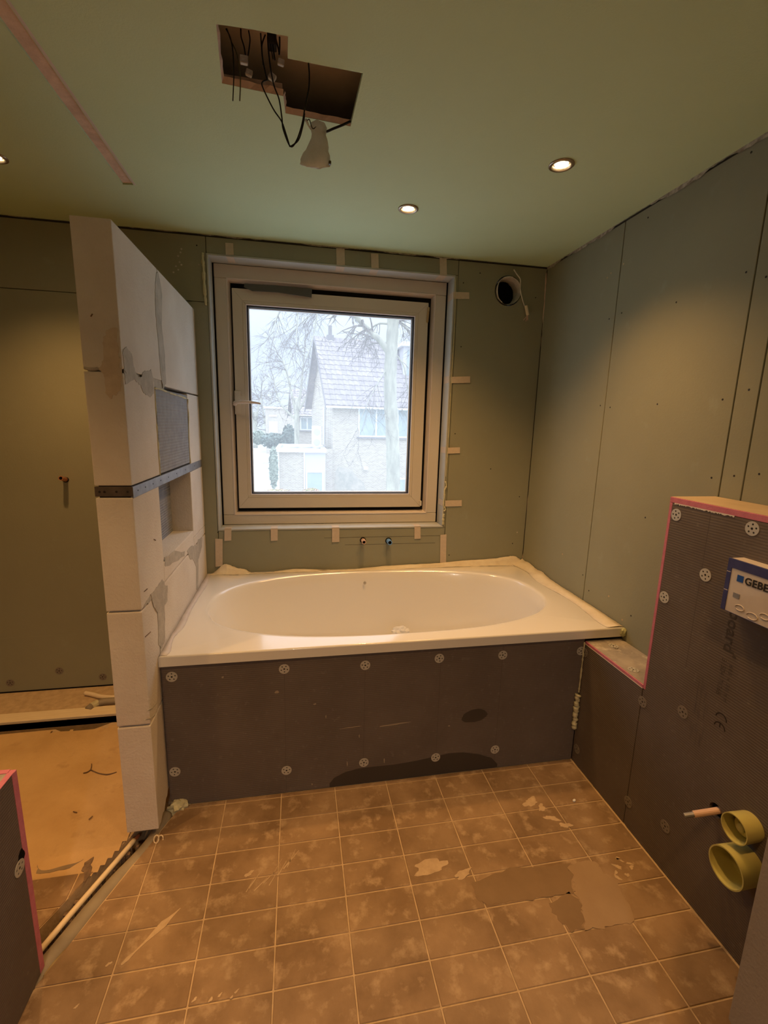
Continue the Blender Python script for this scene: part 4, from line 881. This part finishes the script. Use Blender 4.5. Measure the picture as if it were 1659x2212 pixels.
# wires from the cut-out
def wire(y, pts, r, lab, m=M['wire'], ys=None):
    ps = [P(1, (ys[i] if ys else y), *q) for i, q in enumerate(pts)]
    for p in ps: p.z = min(p.z, ZC + .12)
    return tag(MB().tube(smooth_path(ps), r, 7).build('electric_wire', m, smooth=True), lab, 'wire', 'wires hanging out of the ceiling cut-out')
wire(1.33, ((488, 62), (497, 80), (503, 110), (505, 160), (503, 218)), .0014, 'thin dark wire hanging straight at the left of the cut-out')
wire(1.33, ((490, 62), (500, 90), (511, 115), (519, 160), (518, 218)), .0014, 'olive wire hanging straight beside the leftmost dark one', M['wire2'])
wire(1.36, ((520, 62), (521, 80), (527, 100), (530, 118)), .0016, 'short wire dropping into the upper left connector')
wire(1.36, ((537, 66), (540, 85), (538, 105), (536, 120)), .0016, 'wire curving into the right side of the upper left connector')
wire(1.34, ((563, 72), (565, 100), (568, 130), (575, 165), (577, 172), (567, 177), (568, 190), (590, 235), (608, 262), (618, 290), (626, 317)), .0017, 'long black wire looping down left of the bag')
wire(1.34, ((578, 78), (580, 110), (585, 150), (592, 185), (603, 215), (609, 255), (612, 280), (627, 316), (640, 305), (652, 270), (660, 225), (667, 190), (668, 160), (666, 133)), .0018, 'longest black wire looping under the cut-out and back up')
wire(1.34, ((627, 317), (645, 302), (655, 268), (658, 245)), .0017, 'black wire rising from the loop beside the bag')
wire(1.36, ((573, 75), (566, 95), (566, 115), (569, 140)), .0018, 'black wire bowing left out of the dark clamp')
wire(1.36, ((588, 80), (591, 110), (594, 130)), .0020, 'black wire in the middle of the clamp bundle')
wire(1.36, ((583, 80), (586, 105), (590, 128)), .0014, 'thin black wire left of the clamp bundle middle')
wire(1.36, ((594, 76), (600, 100), (603, 115)), .0020, 'black wire slanting right out of the clamp')
wire(1.36, ((604, 80), (604, 100), (603, 118)), .0022, 'thick short black wire at the right of the clamp')
wire(1.49, ((757, 262), (740, 270), (720, 278), (706, 284), (695, 285)), .0032, 'thick black cable running from the cut-out corner into the bag', ys=[1.495, 1.49, 1.488, 1.486, 1.485])
a = P(1, 1.36, 587, 84); tag(MB().box(a.x - .011, a.x + .011, 1.355, 1.385, a.z - .012, ZC + .1245).build('cable_clamp', M['wire'], None, .002), 'black cable clamp fixed in the ceiling void', 'clamp')
def conn(px, py, y, s, rot, lab):
    c = P(1, y, px, py); e = empty('wire_connector', c, label=lab, cat='connector', group='clear connectors in the cut-out')
    def rotm(o):
        me = o.data; me.transform(Matrix.Translation(c) @ Matrix.Rotation(rot, 4, 'Y') @ Matrix.Translation(-c))
    rotm(MB().box(c.x - s, c.x + s, y - s * .6, y + s * .6, c.z - s * .9, c.z + s * .9).build('connector_shell', M['clear'], e, .0015))
    rotm(MB().box(c.x - s * .5, c.x + s * .2, y - s * .62, y - s * .55, c.z - s * .5, c.z + s * .1).build('metal_contact', M['washer'], e))
conn(527, 130, 1.36, .0095, .05, 'square clear connector at the upper left of the cut-out')
conn(538, 158, 1.40, .0080, .3, 'clear connector on the lower left edge of the cut-out')
conn(588, 167, 1.36, .0085, .55, 'tilted clear connector below the black clamp')
conn(607, 135, 1.34, .0075, .2, 'clear connector at the right of the clamp bundle')
# wrapped bag
bagp = empty('plastic_bag', P(1, 1.485, 688, 263), label='milky plastic bag wrapped round cable ends below the cut-out', cat='bag')
levels = [(262, 680, 690, .3), (266, 673, 700, .6), (275, 672, 704, .8), (290, 673, 705, .8), (303, 672, 707, .7), (318, 666, 710, .6), (333, 656, 712, .5), (348, 650, 715, .4), (356, 648, 708, .3), (362, 662, 690, .2)]
mb = MB(); n = 20
for k, (py, xa, xb, dp) in enumerate(levels):
    a, b = P(1, 1.485, xa, py), P(1, 1.485, xb, py); c = (a + b) / 2; w = (b.x - a.x) / 2
    for i in range(n):
        t = 2 * math.pi * i / n; q = 1 + .38 * noise.noise(Vector((math.cos(t) * 3.1, math.sin(t) * 3.1, k * 1.3)))
        mb.v.append((c.x + w * q * math.cos(t), c.y + min(w * dp, .016) * q * math.sin(t), min(c.z, ZC + .002) + .004 * noise.noise(Vector((t, k, 3)))))
    if k: mb.f += [((k - 1) * n + i, (k - 1) * n + (i + 1) % n, k * n + (i + 1) % n, k * n + i) for i in range(n)]
mb.f += [tuple(range(n)), tuple((len(levels) - 1) * n + i for i in range(n))]
mb.build('bag_film', M['bag'], bagp, smooth=True)
cpt = P(1, 1.475, 713, 352); MB().box(cpt.x - .004, cpt.x + .003, 1.47, 1.48, cpt.z - .004, cpt.z + .004).build('bag_clip', M['wire2'], bagp, .001)
lpw = [P(1, 1.47, *q) for q in ((662, 262), (668, 258), (672, 270), (676, 278), (683, 274))]; MB().tube(smooth_path(lpw), .0012, 6).build('twist_wire', M['wire'], bagp, smooth=True)
tw = P(1, 1.47, 668, 272); MB().tube([P(1, 1.47, 660, 258), P(1, 1.47, 671, 280)], .004, 7, radii=[.004, .0015]).build('bag_twist', M['bag'], bagp, smooth=True)

# ================================================================ OUTDOORS
GZ_ = -2.85
tag(MB().box(-45, 45, 2.9, 120, GZ_ - .2, GZ_).build('ground', M['ground']), 'pale paved street below the window', kind='structure')
tag(MB().box(-4, 5, 2.70, 2.9, GZ_, -.3).build('wall_outer', M['brick']), 'outer wall of this house below the window', kind='structure')

def gable_house(name, N, ang, length, depth, ze, rise, ov, lab, tiles=True, cols=20, rows=14):
    """N: near corner at the eave; facade runs along (cos,sin); gable at the N end."""
    e = empty(name, (N[0], N[1], GZ_), label=lab, cat='house')
    d = Vector((math.cos(ang), math.sin(ang), 0)); b = Vector((-math.sin(ang), math.cos(ang), 0)); o = Vector((N[0], N[1], 0))
    def T(u, v, z): return o + d * u + b * v + Vector((0, 0, z))
    h = depth / 2
    mb = MB()
    v = [T(0, 0, GZ_), T(length, 0, GZ_), T(length, depth, GZ_), T(0, depth, GZ_), T(0, 0, ze), T(length, 0, ze), T(length, depth, ze), T(0, depth, ze), T(0, h, ze + rise), T(length, h, ze + rise)]
    mb.add(v, [(0, 1, 5, 4), (2, 3, 7, 6), (0, 4, 8, 7, 3), (1, 2, 6, 9, 5), (4, 5, 9, 8), (6, 7, 8, 9)]); w = mb.build('brick_walls', M['brick'], e)
    sl = Vector((0, h, rise)); slen = sl.length
    t = .10
    for sgn in (0, 1):
        vv = []
        for u in (-ov, length):
            for (q, zz) in ((-.30, -.30 * rise / h), (h, rise)):
                y = q if sgn == 0 else depth - q
                for up in (.02, t): vv.append(T(u, y, ze + zz + up))
        MB().add(vv, [(0, 1, 3, 2), (4, 6, 7, 5), (0, 4, 5, 1), (2, 3, 7, 6), (0, 2, 6, 4), (1, 5, 7, 3)]).build('roof_slope', M['rooftile'], e)
    if tiles:
        tw, tl = .32, (slen + .39) / rows
        nx = 6; mb = MB(); prof = [math.sin(i / nx * 2 * math.pi) * .022 + (.012 if i == nx else 0) for i in range(nx + 1)]
        vs = []
        for j in range(2):
            for i in range(nx + 1): vs.append((i / nx * (tw + .01), j * (tl + .03), prof[i] + .035 - j * .03))
        for i in range(nx + 1): vs.append((i / nx * (tw + .01), 0, prof[i] + .005))
        mb.add(vs, [(i, i + 1, nx + 2 + i, nx + 1 + i) for i in range(nx)] + [(2 * (nx + 1) + i, 2 * (nx + 1) + i + 1, i + 1, i) for i in range(nx)])
        o_ = mb.build('roof_tile', M['rooftile']); me = o_.data; bpy.data.objects.remove(o_)
        up = (b * h + Vector((0, 0, rise))).normalized(); nr = d.cross(up)
        R = Matrix((d, up, nr)).transposed().to_4x4()
        for r_ in range(rows):
            for c_ in range(cols):
                p = T(-ov + c_ * tw, -.30, ze - .30 * rise / h + t) + up * (r_ * tl)
                k = bpy.data.objects.new('roof_tile', me); COL.objects.link(k); k.parent = e; k.matrix_parent_inverse = Matrix.Translation(-Vector(e.location)); k.matrix_basis = Matrix.Translation(p) @ R
    # verge boards and gutter
    for (va, vb_) in (((-.30, -.30 * rise / h), (h, rise)), ((depth + .30, -.30 * rise / h), (h, rise))):
        a0, a1 = T(-ov - .03, va[0], ze + va[1] + .08), T(-ov - .03, vb_[0], ze + vb_[1] + .08)
        vv = [a0, a1, a1 + Vector((0, 0, -.26)), a0 + Vector((0, 0, -.26))]; vv += [q + d * .06 for q in vv]
        MB().add(vv, [(0, 1, 2, 3), (7, 6, 5, 4), (0, 4, 5, 1), (1, 5, 6, 2), (2, 6, 7, 3), (3, 7, 4, 0)]).build('verge_board', M['verge'], e)
    MB().tube([T(-ov, -.34, ze - .33 * rise / h + .03), T(length, -.34, ze - .33 * rise / h + .03)], .06, 8).build('gutter', M['owhite'], e)
    return e, T
def box_at(T, u0, u1, v0, v1, z0, z1):
    v = [T(u, w, z) for u in (u0, u1) for w in (v0, v1) for z in (z0, z1)]
    return MB().add(v, [(0, 1, 3, 2), (4, 6, 7, 5), (0, 4, 5, 1), (2, 3, 7, 6), (0, 2, 6, 4), (1, 5, 7, 3)])
def window(T, e, u0, u1, z0, z1, v=0, mull=(), fw=.09):
    f = box_at(T, u0, u1, v - .05, v + .02, z0, z0 + fw).add(*(lambda m: (m.v, m.f))(box_at(T, u0, u1, v - .05, v + .02, z1 - fw, z1)))
    for a, b in [(u0, u0 + fw), (u1 - fw, u1)] + [(m - fw / 2, m + fw / 2) for m in mull]: q = box_at(T, a, b, v - .05, v + .02, z0 + fw, z1 - fw); f.add(q.v, q.f)
    w = f.build('house_window', M['owhite'], e); cuts = [u0] + list(mull) + [u1]
    for i in range(len(cuts) - 1): box_at(T, cuts[i] + fw / 2, cuts[i + 1] - fw / 2, v - .02, v - .005, z0 + fw, z1 - fw).build('window_pane', M['oglass'], w)
    box_at(T, u0 - .06, u1 + .06, v - .12, v + .02, z0 - .09, z0 - .01).build('window_sill', M['verge'], w)
A_ = math.radians(8)
N0 = P(1, 27, 719, 866)
hs, T = gable_house('brick_house', (N0.x, 27), A_, 8.0, 7.0, 2.60, 3.95, .45, 'pale brick gabled house with grey pantile roof opposite the window')
def uv_of(px, py):      # facade coordinates of a photo point
    d = sight(px, py); n_ = Vector((-math.sin(A_), math.cos(A_), 0)); o = Vector((N0.x, 27, 0)); t = (o - CAM).dot(n_) / d.dot(n_); p = CAM + d * t - o
    return p.dot(Vector((math.cos(A_), math.sin(A_), 0))), p.z
u0, z1_ = uv_of(774, 876); u1, z0_ = uv_of(846, 945)
window(T, hs, u0, u1, z0_, z1_, 0, ((u0 + u1) / 2 + .05,))
u2, z1b = uv_of(858, 878); window(T, hs, u2, u2 + 2.0, z0_ - .02, z1_ + .0, 0, (u2 + 1.0,))
u3, z3 = uv_of(790, 1027); u, z = uv_of(858, 1033); window(T, hs, u, u + 2.0, z - 1.6, z, 0, (u + 1.,))
box_at(T, .05, 7.9, -.03, 0, 2.32, 2.60).build('fascia', M['verge'], hs)
ul, zl = uv_of(789, 1011); box_at(T, ul - .12, ul + .12, -.16, 0, zl - .1, zl + .1).build('wall_lamp', M['owhite'], hs)
# climbing stain on the brick
sp_ = [uv_of(*q) for q in ((722, 1058), (724, 1020), (732, 1008), (745, 1012), (760, 1014), (770, 1030), (785, 1042), (790, 1058))]
MB().add([T(u, -.012, z) for u, z in sp_], [tuple(range(len(sp_)))]).build('ivy_stain', mat('grey_ivy_stain', (.36, .36, .32), (.50, .46, .40), 3, .95), hs)
MB().tube([T(-.10, 2.1, 2.3), T(-.10, 2.1, .05)], .07, 8).build('downpipe', M['owhite'], hs)
ch = P(1, 30.6, 713, 727); MB().box(ch.x - .22, ch.x + .22, 30.3, 30.9, 6.2, ch.z + .05).build('chimney', M['verge'], hs)
MB().tube([Vector((ch.x, 30.6, ch.z)), Vector((ch.x, 30.6, ch.z + .65))], .12, 8).build('chimney_pot', M['verge'], hs)
# dormer block rising right of the tree
dq = P(1, 30, 866, 752); dr = P(1, 30, 890, 826)
dm = MB().box(dq.x, dq.x + 3.5, 29.2, 32, dr.z, dq.z).build('dormer', M['opanel'], hs); dm['label'] = 'white flat dormer right of the tree trunk'; MB().box(dq.x - .2, dq.x + 3.7, 29.0, 32, dq.z, dq.z + .25).build('dormer_roof', M['owhite'], dm)
MB().box(dq.x + .25, dq.x + 3.0, 29.15, 29.2, dr.z + .15, dq.z - .2).build('dormer_window', M['oglass'], dm); MB().box(dq.x - .1, dq.x + 3.6, 29.0, 29.2, dr.z - .12, dr.z + .02).build('dormer_sill', M['owhite'], dm)
# low annex left of the house
ax0, ax1 = P(1, 26.0, 600, 975).x, P(1, 26.0, 703, 975).x; at_ = P(1, 26.0, 650, 975).z
an = empty('garage_annex', ((ax0 + ax1) / 2, 28, GZ_), label='low flat-roofed brick annex left of the brick house', cat='building')
mx_ = P(1, 26.0, 657, 1000).x
MB().box(ax0, mx_, 26.0, 31, GZ_, at_).build('brick_walls', M['brick'], an); MB().box(mx_, ax1, 26.0, 31, GZ_, at_).build('panel_wall', M['opanel'], an)
MB().box(ax1, N0.x - .02, 26.75, 26.95, GZ_, at_ + .1).build('gap_fill_wall', M['brick'], an)  # added wall piece, covers the dark gap beside the house gable
MB().prism([[(ax0 - .12, 25.85), (ax1 + .05, 25.85), (ax1 + .05, 31.1), (ax0 - .12, 31.1)], [(ax0 + .1, 26.1), (ax1 - .2, 26.1), (ax1 - .2, 30.9), (ax0 + .1, 30.9)]], fz, at_ - .05, at_ + .16).build('roof_edge', M['owhite'], an)
MB().box(ax0 + .1, ax1 - .2, 26.1, 30.9, at_ - .02, at_ + .03).build('roof_felt', M['felt'], an)
wz_ = P(1, 26, 680, 1017).z
T2 = lambda u, v, z: Vector((mx_ + u, 26.0 + v, z))
window(T2, an, .08, ax1 - mx_ - .1, wz_ - 2.2, wz_, 0, ())
MB().box(ax0 - .02, ax0 + .06, 25.92, 26, GZ_, at_).build('corner_trim', M['owhite'], an); MB().box(mx_ - .03, mx_ + .04, 25.94, 26, GZ_, at_).build('corner_trim', M['owhite'], an)
acp = P(1, 28, 684, 968); ac = empty('air_conditioner', acp, label='white outdoor cooling unit standing on the annex roof', cat='cooling unit')
zz = at_ + .032; MB().box(acp.x - .28, acp.x + .28, 27.8, 28.2, zz, zz + 1.35).build('unit_case', M['owhite'], ac, .03)
for k in (0, 1): MB().prism([circ(acp.x, zz + .4 + .6 * k, .2, 20)], fy, 27.78, 27.8).build('fan_grille', M['opanel'], ac)
for k, x in enumerate((.5, 1.2, 2.0)): tag(MB().tube([Vector((ax0 + x, 27.2, at_ + .12)), Vector((ax0 + x + .7, 27.6 + .2 * k, at_ + .16))], .07, 6).build('roof_bundle', M['opanel']), ['grey bundle at the left end of the annex roof', 'grey bundle in the middle of the annex roof', 'grey bundle near the cooling unit on the annex roof'][k], 'bundle')
# second house behind
pN = P(1, 40, 640, 893)
h2, Tb = gable_house('far_gabled_house', (pN.x, 40), math.radians(4), 6, 8, pN.z, 2.1, .3, 'smaller pale house with dark roof behind the brick house', cols=18, rows=10)
a, b = P(1, 40, 648, 900), P(1, 40, 679, 930)
window(Tb, h2, a.x - pN.x, b.x - pN.x, b.z, a.z, 0, ((a.x + b.x) / 2 - pN.x,), .1)
# far flat building
a, b = P(1, 62, 573, 882), P(1, 62, 640, 950)
fb_ = empty('far_flat_building', (a.x, 62, GZ_), label='pale flat-roofed building far down the street on the left', cat='building')
MB().box(a.x, b.x, 62, 70, GZ_, a.z).build('walls', M['brick'], fb_); MB().box(a.x - .2, b.x + .2, 61.8, 70, a.z, a.z + .25).build('roof_edge', M['owhite'], fb_)
for (p0, p1) in (((581, 896), (598, 900)), ((581, 910), (600, 935))):
    c0, c1 = P(1, 62, *p0), P(1, 62, *p1); MB().box(c0.x, c1.x, 61.9, 62, c1.z, c0.z).build('house_window', M['owhite'], fb_)

# bare trees
def twig_tree(name, base, limbs, trunk_r, lab, seed, top, nsub=9, depth=3, twl=1.2, droop=.4, trunk_pts=None, m=None, dens=1.0, ysp=.8):
    rr = random.Random(seed); e = empty(name, base, label=lab, cat='tree')
    tp = trunk_pts or [Vector(base), Vector(top)]
    tp = smooth_path(tp, 6); MB().tube(tp, trunk_r, 14, radii=[trunk_r * (1.15 - .35 * i / len(tp)) * (1 + .05 * math.sin(i * 2.1)) for i in range(len(tp))]).build('trunk', m or M['bark'], e, smooth=True)
    tw = MB()
    def grow(p, d, L, r, lev):
        n = 5; pts = [p]; q = p.copy(); dd = d.copy()
        for i in range(n):
            dd = (dd + Vector((rr.uniform(-.22, .22), rr.uniform(-.2, .2), rr.uniform(-.2, .2) - droop * .12 + (.16 if lev == 0 else 0) * (i / n)))).normalized(); q = q + dd * (L / n); pts.append(q.copy())
        tw.tube(pts, r, 4 if lev < 2 else 5, cap=False, radii=[r * (1 - .16 * i) for i in range(n + 1)])
        if lev > 0:
            for k in range(max(2, int(4 * dens))):
                i = rr.randint(1, n - 1); side = Vector((rr.uniform(-1, 1), rr.uniform(-.6, .6), rr.uniform(-.9, .6))); grow(pts[i], (dd + side).normalized(), L * rr.uniform(.45, .7), r * .6, lev - 1)
    for L_, r0, r1 in limbs:
        pts = smooth_path(L_, 5); n = len(pts)
        MB().tube(pts, r0, 8, radii=[r0 + (r1 - r0) * i / (n - 1) for i in range(n)]).build('branch', m or M['bark'], e, smooth=True)
        for k in range(nsub):
            i = rr.randint(n // 6, n - 2); d = (pts[i + 1] - pts[i]).normalized()
            s = Vector((rr.uniform(-1, 1), rr.uniform(-ysp, ysp), rr.uniform(-1, .3))); grow(pts[i], (d * .8 + s).normalized(), twl * rr.uniform(.6, 1.2), max(.008, r1 * .8), depth - 1)
        grow(pts[-1], (pts[-1] - pts[-2]).normalized(), twl, r1, depth - 1)
    tag(tw.build('twigs', M['twig'], e), kind='stuff'); return e
TY = 12
def Lp(*q, y=TY, dy=0): return [P(1, y + dy * i / max(1, len(q) - 1), *a) for i, a in enumerate(q)]
tb = P(1, TY, 849, 1066); tt = P(1, TY, 846, 650)
twig_tree('street_tree', (tb.x, TY, GZ_), [
    (Lp((842, 765), (820, 735), (795, 712), (770, 685), (750, 660), (735, 630), dy=-.5), .085, .035),
    (Lp((842, 700), (815, 700), (795, 720), (800, 735), dy=.6), .03, .012),
    (Lp((850, 690), (870, 700), (890, 730), (905, 790), dy=.3), .05, .02),
    (Lp((848, 660), (800, 630), (720, 620), (690, 660), (678, 720), (662, 775), dy=-.8), .04, .010),
    (Lp((800, 640), (700, 610), (650, 640), (642, 700), (640, 745), dy=-1.0), .035, .010),
    (Lp((700, 600), (640, 625), (600, 680), (592, 720), dy=-.5), .02, .008),
    (Lp((760, 660), (700, 665), (660, 690), (640, 710), dy=.3), .02, .008),
    (Lp((850, 760), (872, 790), (880, 840), (886, 880), dy=.4), .022, .008),
    (Lp((840, 790), (815, 830), (790, 880), (770, 930), dy=-.6), .018, .006)],
    .17, 'bare pale-barked tree with drooping twigs close to the window', 5, tt, 9, 3, .85, .5, [Vector((tb.x, TY, GZ_)), P(1, TY, 849, 1066), P(1, TY, 848, 950), P(1, TY, 843, 850), P(1, TY, 845, 760), P(1, TY, 849, 700), P(1, TY, 850, 640)])
yb_ = 36.8
p = P(1, yb_, 640, 900)
twig_tree('background_tree', (p.x, yb_, GZ_), [(Lp((640, 900), (630, 850), (618, 800), (608, 775), y=yb_), .12, .04), (Lp((642, 900), (650, 840), (655, 790), (660, 750), y=yb_), .12, .04), (Lp((638, 905), (612, 880), (598, 850), (592, 820), y=yb_), .09, .03), (Lp((644, 890), (664, 850), (676, 800), (680, 770), y=yb_), .09, .03)],
    .2, 'bushy bare tree behind the annex left of the house gable', 8, P(1, yb_, 641, 860), 9, 3, 2.0, .1, ysp=.8)
for k, (px, lab) in enumerate(((551, 'faint bare tree farthest left down the street'), (575, 'faint bare tree behind the far flat building'))):
    y = 75 + 22 * k; p = P(1, y, px, 930)
    twig_tree('distant_tree', (p.x, y, GZ_), [(Lp((px, 930), (px - 8, 880), (px - 10, 850), y=y), .2, .08), (Lp((px, 930), (px + 6, 885), (px + 12, 860), y=y), .2, .08)], .3, lab, 20 + k, P(1, y, px, 890), 9, 3, 3.6, -.1, ysp=.8)
# shrubs
def shrub(name, c, r, m, lab, sz, seed, n=900, ls=.12):
    rr = random.Random(seed); e = empty(name, (c[0], c[1], GZ_), label=lab, cat='shrub'); mb = MB()
    for i in range(n):
        while True:
            v = Vector((rr.uniform(-1, 1), rr.uniform(-1, 1), rr.uniform(-1, 1)))
            if .55 < v.length < 1: break
        p = Vector((c[0] + v.x * r * sz[0], c[1] + v.y * r * sz[1], c[2] + v.z * r * sz[2])); a = Vector((rr.uniform(-1, 1), rr.uniform(-1, 1), rr.uniform(-1, 1))).normalized(); b = a.orthogonal().normalized()
        mb.add([p - a * ls, p + b * ls * .5, p + a * ls, p - b * ls * .5], [(0, 1, 2, 3)])
    tag(mb.build('foliage', m, e), kind='stuff')
    bm = bmesh.new(); bmesh.ops.create_icosphere(bm, subdivisions=3, radius=1)
    for v in bm.verts: k = .8 * (1 + .25 * noise.noise(v.co * 2 + Vector((seed, 0, 0)))); v.co = Vector((c[0] + v.co.x * r * sz[0] * k, c[1] + v.co.y * r * sz[1] * k, c[2] + v.co.z * r * sz[2] * k))
    me = bpy.data.meshes.new('shrub_body'); bm.to_mesh(me); bm.free(); under(link('shrub_body', me, m), e)
def S(px, py, y, wpx, hpx): c = P(1, y, px, py); return c, (wpx / FPX * y, 1, hpx / FPX * y)
for px, py, y, w, h, m, lab, sd_ in ((624, 948, 38, 15, 30, M['leafd'], 'dark conical shrub between the annex and the far house', 1), (590, 952, 48, 26, 16, M['leafd'], 'low dusky hedge along the street on the left', 2),
      (558, 945, 52, 14, 14, M['leaf'], 'grey green bush at the left end of the street hedge', 3), (591, 1010, 25, 9, 46, M['leaf'], 'ivy-covered post on the left corner of the annex', 4), (600, 1066, 20, 34, 7, M['leafr'], 'reddish shrub tips at the bottom left of the view', 5), (672, 1062, 20, 18, 6, M['leafr'], 'yellow green shrub tips in front of the annex window', 6)):
    c, sz = S(px, py, y, w, h); shrub('garden_shrub', c, 1, m, lab, (sz[0], min(2, sz[0]), sz[2]), sd_, 700, .10 * y / 26)
